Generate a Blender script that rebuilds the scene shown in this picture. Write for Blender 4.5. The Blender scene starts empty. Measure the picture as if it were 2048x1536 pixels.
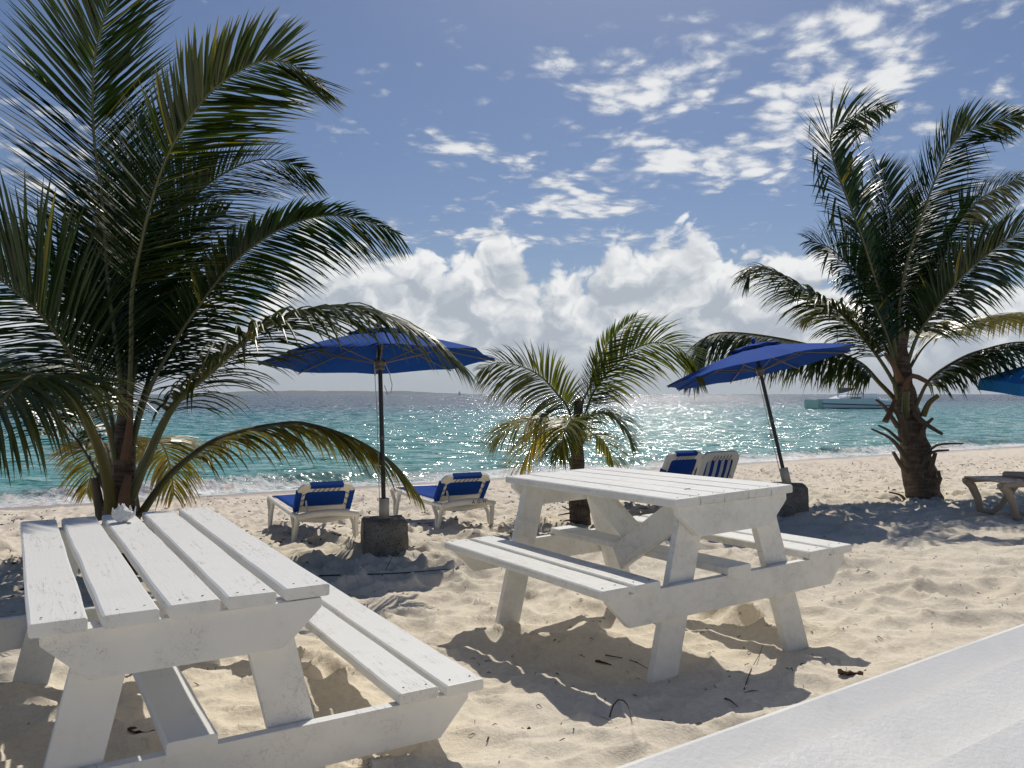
import bpy, bmesh, math, random
import numpy as np
from mathutils import Vector, Matrix, noise as mnoise

random.seed(7); RNG = np.random.default_rng(7)
SC = bpy.context.scene
COL = SC.collection
F = 1650.0            # focal length in pixels of the 2048-wide photograph
CZ = 2.25             # camera height above the sea
HOR = 788.0
SHORE = math.radians(31.0)
UX, UY = math.cos(SHORE), math.sin(SHORE)       # along the shore
NX, NY = -math.sin(SHORE), math.cos(SHORE)      # out to sea
WATER_D = 19.4

# ------------------------------------------------------------------ camera
cam = bpy.data.cameras.new('camera')
cam.sensor_width = 36.0
cam.lens = F / 2048 * 36.0
cam.clip_start = 0.05
cam.clip_end = 60000
camo = bpy.data.objects.new('camera', cam)
camo.location = (0, 0, CZ)
camo.rotation_euler = (math.radians(90) + math.atan(20 / F), 0, 0)
COL.objects.link(camo)
SC.camera = camo

# ------------------------------------------------------------------ light
SUN_AZ, SUN_EL = 10.0, 51.0
SKY_STRENGTH = 0.085
sd = Vector((math.sin(math.radians(SUN_AZ)) * math.cos(math.radians(SUN_EL)),
             math.cos(math.radians(SUN_AZ)) * math.cos(math.radians(SUN_EL)),
             math.sin(math.radians(SUN_EL))))
sl = bpy.data.lights.new('sun', 'SUN')
sl.energy = 5.0
sl.angle = math.radians(0.5)
sl.color = (1.0, 0.94, 0.84)
so = bpy.data.objects.new('sun', sl)
so.rotation_euler = sd.to_track_quat('Z', 'Y').to_euler()
so.location = (0, 0, 30)
COL.objects.link(so)
SC.view_settings.view_transform = 'Standard'
SC.view_settings.look = 'None'
SC.view_settings.exposure = -0.60
SC.view_settings.gamma = 1.0
SC.view_settings.use_curve_mapping = False
SC.cycles.max_bounces = 8
SC.cycles.transparent_max_bounces = 8
SC.cycles.sample_clamp_indirect = 4.0
SC.cycles.caustics_reflective = False
SC.cycles.caustics_refractive = False


# ------------------------------------------------------------------ node helper
class NT:
    def __init__(s, tree):
        s.t = tree; s.n = tree.nodes; s.l = tree.links
    def new(s, typ, **kw):
        n = s.n.new(typ)
        for k, v in kw.items():
            setattr(n, k, v)
        return n
    def put(s, sock, v):
        if v is None: return
        if hasattr(v, 'is_output') or isinstance(v, bpy.types.NodeSocket):
            s.l.new(v, sock)
        else:
            sock.default_value = v
    def m(s, op, a, b=None, c=None, clamp=False):
        n = s.new('ShaderNodeMath', operation=op); n.use_clamp = clamp
        for i, v in enumerate((a, b, c)):
            s.put(n.inputs[i], v)
        return n.outputs[0]
    def v(s, op, a, b=None, scale=None):
        n = s.new('ShaderNodeVectorMath', operation=op)
        s.put(n.inputs[0], a); s.put(n.inputs[1], b)
        if scale is not None: s.put(n.inputs[3], scale)
        return n.outputs[1] if op in ('DOT_PRODUCT', 'LENGTH', 'DISTANCE') else n.outputs[0]
    def sep(s, v):
        n = s.new('ShaderNodeSeparateXYZ'); s.put(n.inputs[0], v); return n.outputs
    def comb(s, x=0., y=0., z=0.):
        n = s.new('ShaderNodeCombineXYZ')
        for i, q in enumerate((x, y, z)): s.put(n.inputs[i], q)
        return n.outputs[0]
    def noise(s, vec, scale, detail=4., rough=.5, dist=0., typ=None, lac=2.0, dim='3D'):
        n = s.new('ShaderNodeTexNoise', noise_dimensions=dim)
        if typ: n.noise_type = typ
        s.put(n.inputs['Vector'], vec); n.inputs['Scale'].default_value = scale
        n.inputs['Detail'].default_value = detail; n.inputs['Roughness'].default_value = rough
        n.inputs['Distortion'].default_value = dist; n.inputs['Lacunarity'].default_value = lac
        return n.outputs[0]
    def voro(s, vec, scale, feature='F1', detail=0., rand=1., dim='3D'):
        n = s.new('ShaderNodeTexVoronoi', feature=feature, voronoi_dimensions=dim)
        s.put(n.inputs['Vector'], vec); n.inputs['Scale'].default_value = scale
        if 'Detail' in n.inputs: n.inputs['Detail'].default_value = detail
        n.inputs['Randomness'].default_value = rand
        return n.outputs[0]
    def step(s, x, a, b, lo=0., hi=1., smooth=True):
        n = s.new('ShaderNodeMapRange')
        n.interpolation_type = 'SMOOTHSTEP' if smooth else 'LINEAR'
        n.clamp = True
        s.put(n.inputs[0], x); s.put(n.inputs[1], a); s.put(n.inputs[2], b); s.put(n.inputs[3], lo); s.put(n.inputs[4], hi)
        return n.outputs[0]
    def mix(s, f, a, b, blend='MIX'):
        n = s.new('ShaderNodeMix', data_type='RGBA', blend_type=blend)
        s.put(n.inputs[0], f)
        for sock, v in ((n.inputs[6], a), (n.inputs[7], b)):
            if isinstance(v, tuple) and len(v) == 3: v = (*v, 1)
            s.put(sock, v)
        return n.outputs[2]
    def bump(s, h, strength=.5, dist=.01, normal=None):
        n = s.new('ShaderNodeBump')
        n.inputs['Strength'].default_value = strength
        n.inputs['Distance'].default_value = dist
        s.put(n.inputs['Height'], h)
        if normal is not None: s.put(n.inputs['Normal'], normal)
        return n.outputs[0]


# ------------------------------------------------------------------ sky
world = bpy.data.worlds.new('World')
SC.world = world
world.use_nodes = True
world.cycles.sampling_method = 'MANUAL'
world.cycles.sample_map_resolution = 512
wt = NT(world.node_tree)
wt.n.clear()
g = wt.new('ShaderNodeTexCoord')
dirv = wt.v('NORMALIZE', g.outputs['Generated'])
X, Y, Z = wt.sep(dirv)
sky = wt.new('ShaderNodeTexSky', sky_type='NISHITA')
sky.sun_disc = False
sky.sun_elevation = math.radians(SUN_EL)
sky.sun_rotation = math.radians(SUN_AZ)
sky.altitude = 0; sky.air_density = 1.0; sky.dust_density = 0.6; sky.ozone_density = 2.0
skyc = wt.mix(1.0, sky.outputs[0], (0.86, 0.93, 1.10), 'MULTIPLY')
DEG = math.radians
S = 1.0 / SKY_STRENGTH
el = wt.m('ARCSINE', Z)
az = wt.m('ARCTAN2', X, Y)
# humid air pales the sky just above the sea
humid = wt.m('POWER', wt.m('SUBTRACT', 1.0, wt.m('MAXIMUM', Z, 0.0), clamp=True), 22.0)
# bright milky ring round the sun (sea haze)
sdot = wt.v('DOT_PRODUCT', dirv, tuple(sd))
aur = wt.m('POWER', wt.m('MAXIMUM', sdot, 0.0), 26.0)
skyc = wt.mix(wt.m('MULTIPLY', aur, .8), skyc, (1.5 * S, 1.38 * S, 1.25 * S))
skyc = wt.mix(wt.m('MULTIPLY', humid, .75), skyc, (0.72 * S, 0.82 * S, 0.95 * S))

def blob(az0, el0, ra, re):
    a = wt.m('DIVIDE', wt.m('SUBTRACT', az, DEG(az0)), DEG(ra))
    e = wt.m('DIVIDE', wt.m('SUBTRACT', el, DEG(el0)), DEG(re))
    r2 = wt.m('ADD', wt.m('MULTIPLY', a, a), wt.m('MULTIPLY', e, e))
    return wt.m('EXPONENT', wt.m('MULTIPLY', r2, -1.0))

# high broken cloud, laid out on a plane overhead
hz = wt.m('ADD', wt.m('MAXIMUM', Z, 0.0), 0.10)
pl = wt.comb(wt.m('DIVIDE', X, hz), wt.m('DIVIDE', Y, hz), 0.0)
pw = wt.v('ADD', pl, wt.v('SCALE', wt.comb(wt.noise(pl, 2.2, 2., .5, dim='2D'), wt.noise(wt.v('ADD', pl, (7., 2., 0.)), 2.2, 2., .5, dim='2D'), 0.), None, .16))
hd = wt.noise(pw, 5.6, 8.0, .64, 0., dim='2D')
hp = wt.m('SUBTRACT', 1.0, wt.voro(pw, 10.5, 'F1', 1.0, dim='2D'))
hd = wt.m('ADD', wt.m('MULTIPLY', hd, .80), wt.m('MULTIPLY', hp, .24))
big = wt.noise(pl, .75, 1.0, .5, dim='2D')
def blobs(lst):
    tot = None
    for a0, e0, ra, re, wgt in lst:
        b_ = wt.m('MULTIPLY', blob(a0, e0, ra, re), wgt)
        tot = b_ if tot is None else wt.m('ADD', tot, b_)
    return tot
reg = blobs(((15.5, 15.0, 5.5, 1.6, 1.45), (22, 17.5, 5, 2.4, 1.25), (19, 22, 8, 3.5, .62), (8.5, 18.2, 5, 2.0, .8), (27, 22, 9, 5, .6), (12, 21.5, 6, 2.5, .75), (9.5, 15.8, 4.5, 1.6, .8),
             (5.4, 12.7, 4.0, .9, 1.6), (-2.5, 16.8, 4.5, 1.3, 1.0), (6, 20.6, 5, 1.4, .8), (0, 22.8, 5, 1.5, .5), (3, 14.6, 4, .9, .8), (7, 10.6, 10, .7, 1.1), (-1, 12.6, 3.5, .5, .6),
             (-5, 10.9, 5, .45, .6), (-28, 12.5, 3.5, 3.5, .95), (-33, 16, 3, 3, .6), (33, 12, 6, 6, .5)))
reg = wt.m('ADD', wt.m('MINIMUM', reg, 1.4), wt.m('MULTIPLY', wt.m('SUBTRACT', big, .5), .7))
hs = wt.m('ADD', hd, wt.m('MULTIPLY', reg, .23))
hmask = wt.step(hs, .600, .82)
hcol = wt.mix(wt.step(hs, .68, .90), (.72 * S, .80 * S, .95 * S), (1.30 * S, 1.31 * S, 1.32 * S))
c = wt.mix(wt.m('MULTIPLY', hmask, .95), skyc, hcol)

# towering cumulus over the sea
sph0 = wt.comb(az, wt.m('MULTIPLY', el, 1.2), 0.0)
warp = wt.v('SCALE', wt.comb(wt.noise(sph0, 14.0, 3.0, .55, dim='2D'), wt.noise(wt.v('ADD', sph0, (5., 3., 0.)), 14.0, 3.0, .55, dim='2D'), 0.), None, .06)
sph = wt.v('ADD', sph0, warp)
def cum_density(off, det):
    q = wt.v('ADD', sph, off)
    puff = wt.m('SUBTRACT', 1.0, wt.voro(q, 17.0, 'F1', min(det, 2.), dim='2D'))
    fb = wt.noise(q, 15.0, det + 3, .62, .1, dim='2D')
    return wt.m('ADD', wt.m('MULTIPLY', puff, .34), wt.m('MULTIPLY', fb, .72))
def cum_shape():
    # how high the bank stands at each bearing
    prof = wt.noise(wt.comb(az, 7.3, 0.0), 6.0, 3.0, .55, dim='2D')
    top = wt.m('ADD', 4.0, wt.m('MULTIPLY', prof, 4.2))
    for a0, h, r in ((-11.0, 5.2, 4.6), (-14.3, 3.6, 1.7), (-5.0, 3.0, 3.5), (-.8, 6.8, 2.2), (3.4, 4.2, 2.2), (7.5, 5.0, 2.6), (12.5, 5.2, 3.2), (17.5, 3.8, 3.6), (22, 1.8, 5), (-24, 3.2, 5), (31, 2.4, 6)):
        a = wt.m('DIVIDE', wt.m('SUBTRACT', az, DEG(a0)), DEG(r))
        top = wt.m('ADD', top, wt.m('MULTIPLY', wt.m('EXPONENT', wt.m('MULTIPLY', wt.m('MULTIPLY', a, a), -1.0)), h))
    return top
top = cum_shape()
eld = wt.m('DIVIDE', el, DEG(1))
bias = wt.m('MINIMUM', wt.m('DIVIDE', wt.m('SUBTRACT', top, eld), 7.6), .62)
d0 = cum_density((0., 0., 0.), 4.)
d1 = cum_density((.004, .012, 0.), 3.)
d2 = cum_density((.012, .040, 0.), 1.)
f0 = wt.m('ADD', d0, bias)
cmask = wt.step(f0, .58, .74)
edge = wt.step(f0, .66, 1.22)                       # thin rim glows, thick heart is grey
lit = wt.m('ADD', wt.m('MULTIPLY', wt.m('SUBTRACT', d0, d1), 2.2), wt.m('MULTIPLY', wt.m('SUBTRACT', d0, d2), 1.5))
lit = wt.m('SUBTRACT', wt.m('ADD', lit, .86), wt.m('MULTIPLY', edge, .58))
ramp = wt.new('ShaderNodeValToRGB')
wt.l.new(wt.m('ADD', lit, 0.0, clamp=True), ramp.inputs[0])
cr = ramp.color_ramp
cr.elements[0].position = 0.0; cr.elements[0].color = (.66, .73, .83, 1)
cr.elements[1].position = 1.0; cr.elements[1].color = (1.36, 1.37, 1.37, 1)
e = cr.elements.new(.3); e.color = (.80, .87, .95, 1)
e = cr.elements.new(.62); e.color = (1.08, 1.12, 1.16, 1)
ccol = wt.v('SCALE', ramp.outputs[0], None, S)
low = wt.step(eld, .2, 4.2)
ccol = wt.mix(low, (.72 * S, .81 * S, .91 * S), ccol)
c = wt.mix(wt.m('MULTIPLY', cmask, wt.step(eld, .2, 3.0, .35, 1.0)), c, ccol)
bg = wt.new('ShaderNodeBackground')
wt.l.new(c, bg.inputs[0]); bg.inputs[1].default_value = SKY_STRENGTH
out = wt.new('ShaderNodeOutputWorld')
wt.l.new(bg.outputs[0], out.inputs[0])


# ------------------------------------------------------------------ object helpers
def tag(o, label=None, cat=None, group=None, kind=None):
    if label: o['label'] = label
    if cat: o['category'] = cat
    if group: o['group'] = group
    if kind: o['kind'] = kind
    return o

def link(name, me, mat, parent=None, M=None, kind=None):
    if mat is not None and not me.materials: me.materials.append(mat)
    o = bpy.data.objects.new(name, me)
    COL.objects.link(o)
    if parent is not None: o.parent = parent
    if M is not None: o.matrix_local = M
    if kind: o['kind'] = kind
    return o

def empty(name, M, label, cat, group=None):
    o = bpy.data.objects.new(name, None)
    o.empty_display_size = .1
    COL.objects.link(o)
    o.matrix_world = M if isinstance(M, Matrix) else Matrix.Translation(M)
    return tag(o, label, cat, group)

def copy_tree(o, parent=None):
    c = o.copy(); COL.objects.link(c)
    if parent is not None: c.parent = parent
    for ch in list(o.children): copy_tree(ch, c)
    return c

class MB:
    """collects simple solids for ONE mesh"""
    def __init__(s): s.v = []; s.f = []; s.c = []; s.sm = []
    def add(s, vs, fs, smooth=False, col=None):
        b = len(s.v)
        s.v += [tuple(v) for v in vs]
        s.f += [tuple(i + b for i in f) for f in fs]
        s.sm += [smooth] * len(fs)
        if col is not None: s.c += [col] * len(vs)
        return s
    def box(s, c, size, R=None):
        c = Vector(c); hx, hy, hz = size[0] / 2, size[1] / 2, size[2] / 2
        vs = [Vector((x, y, z)) for x in (-hx, hx) for y in (-hy, hy) for z in (-hz, hz)]
        if R is not None: vs = [R @ v for v in vs]
        return s.add([v + c for v in vs], [(0, 1, 3, 2), (4, 6, 7, 5), (0, 4, 5, 1), (2, 3, 7, 6), (0, 2, 6, 4), (1, 5, 7, 3)])
    def prism(s, poly, y0, y1, axis='y'):
        n = len(poly)
        f = {'y': lambda a, b, t: (a, t, b), 'x': lambda a, b, t: (t, a, b), 'z': lambda a, b, t: (a, b, t)}[axis]
        vs = [f(a, b, y0) for a, b in poly] + [f(a, b, y1) for a, b in poly]
        fs = [tuple(range(n)), tuple(range(2 * n - 1, n - 1, -1))] + [(i, i + n, (i + 1) % n + n, (i + 1) % n) for i in range(n)]
        return s.add(vs, fs)
    def tube(s, pts, rad, n=8, flat=1.0, up=None, cap=True, smooth=True):
        pts = [Vector(p) for p in pts]; k = len(pts)
        if not hasattr(rad, '__len__'): rad = [rad] * k
        vs = []; U = None
        for i in range(k):
            T = (pts[min(i + 1, k - 1)] - pts[max(i - 1, 0)]).normalized()
            if up is not None: ref = Vector(up)
            elif U is not None: ref = U
            else: ref = Vector((0, 0, 1)) if abs(T.z) < .9 else Vector((0, 1, 0))
            Sx = T.cross(ref)
            if Sx.length < 1e-5: Sx = T.cross(Vector((1, .1, 0)))
            Sx.normalize(); U = Sx.cross(T).normalized()
            for j in range(n):
                a = 2 * math.pi * j / n + math.pi / n
                vs.append(pts[i] + Sx * (math.cos(a) * rad[i]) + U * (math.sin(a) * rad[i] * flat))
        fs = []
        for i in range(k - 1):
            for j in range(n):
                fs.append((i * n + j, i * n + (j + 1) % n, (i + 1) * n + (j + 1) % n, (i + 1) * n + j))
        b = len(s.v); s.add(vs, fs, smooth)
        if cap:
            s.add([vs[j] for j in range(n)], [tuple(range(n - 1, -1, -1))])
            s.add([vs[(k - 1) * n + j] for j in range(n)], [tuple(range(n))])
        return s
    def lathe(s, prof, n=16, c=(0, 0, 0), smooth=True):
        vs = []; fs = []
        for r, z in prof:
            for j in range(n):
                a = 2 * math.pi * j / n
                vs.append((c[0] + r * math.cos(a), c[1] + r * math.sin(a), c[2] + z))
        for i in range(len(prof) - 1):
            for j in range(n):
                fs.append((i * n + j, i * n + (j + 1) % n, (i + 1) * n + (j + 1) % n, (i + 1) * n + j))
        fs.append(tuple(range(n - 1, -1, -1))); fs.append(tuple((len(prof) - 1) * n + j for j in range(n)))
        return s.add(vs, fs, smooth)
    def mesh(s, name):
        me = bpy.data.meshes.new(name)
        me.from_pydata(s.v, [], s.f)
        me.polygons.foreach_set('use_smooth', s.sm)
        if s.c and len(s.c) == len(s.v):
            at_ = me.color_attributes.new('tint', 'FLOAT_COLOR', 'POINT')
            at_.data.foreach_set('color', np.array([(*c, 1) for c in s.c], 'f').ravel())
        me.update()
        return me
    def build(s, name, mat, parent=None, M=None, bevel=0, kind=None):
        me = s.mesh(name)
        if bevel:
            bm = bmesh.new(); bm.from_mesh(me)
            bmesh.ops.remove_doubles(bm, verts=bm.verts, dist=1e-5)
            bmesh.ops.bevel(bm, geom=list(bm.edges), offset=bevel, segments=2, affect='EDGES', profile=.6)
            bm.to_mesh(me); bm.free()
        return link(name, me, mat, parent, M, kind)

def at(u, v, y):
    """world point that lies y metres in front of the camera on the photograph's pixel (u, v)"""
    return Vector(((u - 1024) / F * y, y, CZ + (HOR - v) / F * y))

# ------------------------------------------------------------------ numpy noise
_perm = RNG.permutation(4096)
_gx = np.cos(RNG.uniform(0, 2 * np.pi, 4096)); _gy = np.sin(RNG.uniform(0, 2 * np.pi, 4096))
_r1 = RNG.random(4096); _r2 = RNG.random(4096); _r3 = RNG.random(4096)
def _h(i, j): return _perm[(_perm[i & 4095] + j) & 4095]
def perlin(x, y):
    xi = np.floor(x).astype(int); yi = np.floor(y).astype(int); xf = x - xi; yf = y - yi
    u = xf ** 3 * (xf * (xf * 6 - 15) + 10); v = yf ** 3 * (yf * (yf * 6 - 15) + 10)
    def gdot(i, j):
        k = _h(xi + i, yi + j); return _gx[k] * (xf - i) + _gy[k] * (yf - j)
    a = gdot(0, 0); b = gdot(1, 0); c_ = gdot(0, 1); d = gdot(1, 1)
    return (a + u * (b - a)) + v * ((c_ + u * (d - c_)) - (a + u * (b - a)))
def fbm(x, y, o=4, g_=.5):
    r = 0; a = 1.; s = 1.
    for k in range(o):
        r = r + a * perlin(x * s + 17.3 * k, y * s - 9.1 * k); a *= g_; s *= 2.03
    return r
def worley(x, y, j=.9):
    xi = np.floor(x).astype(int); yi = np.floor(y).astype(int)
    best = np.full(x.shape, 9.); rid = np.zeros(x.shape)
    for di in (-1, 0, 1):
        for dj in (-1, 0, 1):
            k = _h(xi + di, yi + dj)
            px = xi + di + .5 + (_r1[k] - .5) * j; py = yi + dj + .5 + (_r2[k] - .5) * j
            d = np.hypot(x - px, y - py)
            m_ = d < best
            best = np.where(m_, d, best); rid = np.where(m_, _r3[k], rid)
    return best, rid
def sst(x, a, b):
    t = np.clip((x - a) / (b - a), 0, 1); return t * t * (3 - 2 * t)

def base_z(d):
    z = 1.2 - .062 * d
    return np.where(d < -2, 1.324 + .02 * np.tanh((-2 - d) / 4), z)

def sand_h(x, y):
    x = np.asarray(x, float); y = np.asarray(y, float)
    d = NX * x + NY * y; s = UX * x + UY * y
    z = base_z(d)
    wet = sst(d, 16.2, 18.6)                     # washed flat by the waves
    r = np.hypot(x, y)
    wx = fbm(x * 1.7, y * 1.7, 3) * .22; wy = fbm(x * 1.7 + 40, y * 1.7, 3) * .22
    f1, id1 = worley((x + wx) / .36, (y + wy) / .30)
    amp = .55 + .9 * sst(fbm(x * .45 + 9, y * .45, 2), -.3, .35)
    z = z + (1 - wet) * (.082 * amp * (np.minimum(f1 / .80, 1) ** 1.6 - .45) * (.4 + id1))
    f2, id2 = worley((x + wx * .6) / .15 + 31, (y + wy * .6) / .13)
    z = z + (1 - wet) * .027 * (np.minimum(f2 / .78, 1) ** 1.6 - .45) * np.where(id2 > .35, 1, .25)
    # footprints, trodden all over the open beach
    fx = s / .50 + .3 * fbm(x * .8, y * .8, 2); fy = d / .44
    f3, id3 = worley(fx + 77, fy, 1.0)
    dep = np.where(id3 > .30, 1, 0) * (1 - sst(f3, .12, .26)) - .5 * np.where(id3 > .30, 1, 0) * np.exp(-((f3 - .31) / .07) ** 2)
    z = z - (1 - wet) * .085 * dep * sst(d, 3.5, 7.5)
    for bx_, by_ in ((-1.19, 7.75), (3.2, 9.5)):
        z = z + .09 * np.exp(-(((x - bx_) / .38) ** 2 + ((y - by_) / .38) ** 2)) * (1 + .6 * perlin(x * 4, y * 4))
    z = z + (1 - .8 * wet) * (.035 * fbm(x * .7, y * .7, 3) + .004 * fbm(x * 9, y * 9, 3))
    return z
def sand(x, y): return float(sand_h(np.array([x]), np.array([y]))[0])

def polar_mesh(name, az_deg, rad, zfun, keep=None):
    A, R_ = np.meshgrid(np.radians(az_deg), rad, indexing='xy')
    x = R_ * np.sin(A); y = R_ * np.cos(A)
    z = zfun(x.ravel(), y.ravel()).reshape(x.shape)
    co = np.stack([x, y, z], -1).reshape(-1, 3).astype('f')
    nr, na = x.shape
    i, j = np.meshgrid(np.arange(nr - 1), np.arange(na - 1), indexing='ij')
    q = np.stack([i * na + j, i * na + j + 1, (i + 1) * na + j + 1, (i + 1) * na + j], -1).reshape(-1, 4)
    if keep is not None:
        ok = keep(x.ravel(), y.ravel())
        q = q[ok[q].any(1)]
        used = np.unique(q); mp = np.zeros(len(co), int); mp[used] = np.arange(len(used)); co = co[used]; q = mp[q]
    q = q[:, ::-1]
    me = bpy.data.meshes.new(name)
    me.vertices.add(len(co)); me.vertices.foreach_set('co', co.ravel())
    me.loops.add(q.size); me.loops.foreach_set('vertex_index', q.ravel().astype('i'))
    me.polygons.add(len(q)); me.polygons.foreach_set('loop_start', np.arange(0, q.size, 4, dtype='i'))
    me.polygons.foreach_set('use_smooth', np.ones(len(q), bool))
    me.update(calc_edges=True); me.validate()
    return me


# ------------------------------------------------------------------ materials
def mat(name):
    m = bpy.data.materials.new(name); m.use_nodes = True
    t = NT(m.node_tree); t.n.clear()
    o = t.new('ShaderNodeOutputMaterial')
    p = t.new('ShaderNodeBsdfPrincipled')
    t.l.new(p.outputs[0], o.inputs[0])
    return m, t, p, o
def simple(name, col, rough=.5, var=.12, scale=20., bump=.0, spec=.5, metal=0.):
    m, t, p, o = mat(name)
    tc = t.new('ShaderNodeTexCoord')
    n = t.noise(tc.outputs['Object'], scale, 5., .6)
    a = tuple(q * (1 - var) for q in col); b = tuple(min(1, q * (1 + var)) for q in col)
    t.put(p.inputs['Base Color'], t.mix(n, a, b))
    p.inputs['Roughness'].default_value = rough
    p.inputs['Specular IOR Level'].default_value = spec
    p.inputs['Metallic'].default_value = metal
    if bump: t.put(p.inputs['Normal'], t.bump(n, bump, .01))
    return m

# sand
M_SAND, t, p, o = mat('dry coral sand')
geo = t.new('ShaderNodeNewGeometry'); P = geo.outputs['Position']
px, py, pz = t.sep(P)
dd = t.m('ADD', t.m('MULTIPLY', px, NX), t.m('MULTIPLY', py, NY))
n1 = t.noise(P, 1.3, 4., .55); n2 = t.noise(P, 38., 6., .7); n3 = t.noise(P, 260., 2., .6)
c1 = t.mix(t.step(n1, .3, .7), (.80, .715, .575), (.84, .765, .63))
c1 = t.mix(t.step(n2, .35, .75), c1, (.69, .61, .485))
c1 = t.mix(t.step(n3, .66, .74), c1, (.22, .17, .12))
pink = t.step(t.m('ADD', dd, t.m('MULTIPLY', n1, 2.)), 8., 15.)
c1 = t.mix(pink, c1, t.mix(t.step(n2, .35, .75), (.76, .675, .565), (.66, .58, .48)))
wetm = t.step(t.m('ADD', dd, t.m('MULTIPLY', t.noise(P, .5, 3., .5), 2.2)), 18.3, 19.8)
c1 = t.mix(wetm, c1, (.38, .315, .26))
t.put(p.inputs['Base Color'], c1)
t.put(p.inputs['Roughness'], t.step(wetm, 0., 1., .95, .35))
p.inputs['Specular IOR Level'].default_value = .25
h = t.m('ADD', t.m('MULTIPLY', n2, .7), t.m('MULTIPLY', n3, .25))
t.put(p.inputs['Normal'], t.bump(h, .8, .016))

# sea
M_SEA, t, p, o = mat('turquoise sea water')
geo = t.new('ShaderNodeNewGeometry'); P = geo.outputs['Position']
px, py, pz = t.sep(P)
dd = t.m('ADD', t.m('MULTIPLY', px, NX), t.m('MULTIPLY', py, NY))
ss = t.m('ADD', t.m('MULTIPLY', px, UX), t.m('MULTIPLY', py, UY))
Q = t.comb(t.m('MULTIPLY', ss, .45), dd, 0.0)
wv = t.noise(t.comb(t.m('MULTIPLY', ss, .02), t.m('MULTIPLY', dd, .05), 0.), 1.0, 3., .5)
dn = t.m('ADD', dd, t.m('MULTIPLY', t.m('SUBTRACT', wv, .5), 26.))
ramp = t.new('ShaderNodeValToRGB'); t.l.new(t.m('DIVIDE', dn, 160.), ramp.inputs[0])
cr = ramp.color_ramp
cr.elements[0].position = .115; cr.elements[0].color = (.20, .29, .26, 1)
cr.elements[1].position = 1.0; cr.elements[1].color = (.02, .05, .08, 1)
for ps, cc in ((.15, (.14, .36, .325)), (.27, (.10, .325, .30)), (.52, (.06, .23, .24)), (.86, (.034, .11, .15))):
    e = cr.elements.new(ps); e.color = (*cc, 1)
fo = t.noise(t.comb(t.m('MULTIPLY', ss, .30), dd, 0.), 1.1, 7., .65)
fo2 = t.noise(P, 5., 6., .7)
edge_d = t.m('ADD', dd, t.m('MULTIPLY', t.m('SUBTRACT', t.noise(t.comb(ss, 0., 0.), .22, 3., .5), .5), 2.2))
swash = t.m('SUBTRACT', 1.0, t.step(edge_d, 19.6, 21.6))
whit = t.m('ADD', t.m('MULTIPLY', swash, .29), t.m('MULTIPLY', t.m('ADD', t.m('MULTIPLY', fo, .5), t.m('MULTIPLY', fo2, .5)), .95))
foam = t.step(whit, .66, .80)
# far whitecaps and a second line of surf
band = t.m('EXPONENT', t.m('MULTIPLY', t.m('POWER', t.m('DIVIDE', t.m('SUBTRACT', edge_d, 27.5), 1.2), 2.0), -1.0))
foam = t.m('MAXIMUM', foam, t.m('MULTIPLY', band, t.step(t.m('ADD', t.m('MULTIPLY', fo, .6), t.m('MULTIPLY', fo2, .4)), .56, .68)))
churn = t.mix(t.step(fo2, .45, .6), (.86, .86, .86), (.50, .42, .37))
col = t.mix(foam, ramp.outputs[0], t.mix(t.m('MULTIPLY', swash, t.step(fo, .42, .58)), (.86, .87, .88), churn))
t.put(p.inputs['Base Color'], col)
t.put(p.inputs['Roughness'], t.step(foam, 0., 1., .13, .6))
p.inputs['IOR'].default_value = 1.33
# every point of the water has its own facet slope: the glitter comes from these real facets
def facets(vec, scale, det, k):
    n = t.new('ShaderNodeTexNoise', noise_dimensions='2D')
    t.put(n.inputs['Vector'], vec); n.inputs['Scale'].default_value = scale
    n.inputs['Detail'].default_value = det; n.inputs['Roughness'].default_value = .62
    return t.v('SCALE', t.v('SUBTRACT', n.outputs['Color'], (.5, .5, .5)), None, k)
WX, WY = .05, .9987                                   # the wind sea runs in a little across the shore
wd = t.m('ADD', t.m('MULTIPLY', px, WX), t.m('MULTIPLY', py, WY)); ws = t.m('SUBTRACT', t.m('MULTIPLY', px, WY), t.m('MULTIPLY', py, WX))
sl1 = facets(t.comb(t.m('MULTIPLY', ws, .40), wd, 0.), 1.7, 2., 2.25)
sl2 = facets(t.comb(t.m('MULTIPLY', ws, .60), wd, 0.), 8.0, 2., 1.7)
sl = t.v('ADD', sl1, sl2)
sx, sy, sz = t.sep(sl)
patch = t.step(t.noise(t.comb(t.m('MULTIPLY', ss, .05), t.m('MULTIPLY', dd, .12), 0.), 1.0, 3., .55), .30, .70, .72, 1.12)
sd_ = t.m('SUBTRACT', t.m('MULTIPLY', sy, patch), .15); ss_ = t.m('MULTIPLY', t.m('MULTIPLY', sx, .50), patch)
calm = t.step(edge_d, 18.5, 22.5, .35, 1.)
wx_ = t.m('ADD', t.m('MULTIPLY', sd_, WX), t.m('MULTIPLY', ss_, WY)); wy_ = t.m('SUBTRACT', t.m('MULTIPLY', sd_, WY), t.m('MULTIPLY', ss_, WX))
nv = t.v('ADD', geo.outputs['Normal'], t.comb(t.m('MULTIPLY', wx_, calm), t.m('MULTIPLY', wy_, calm), 0.))
nv = t.v('NORMALIZE', nv)
fb = t.bump(t.m('MULTIPLY', foam, fo2), .6, .05, nv)
t.put(p.inputs['Normal'], fb)

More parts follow.
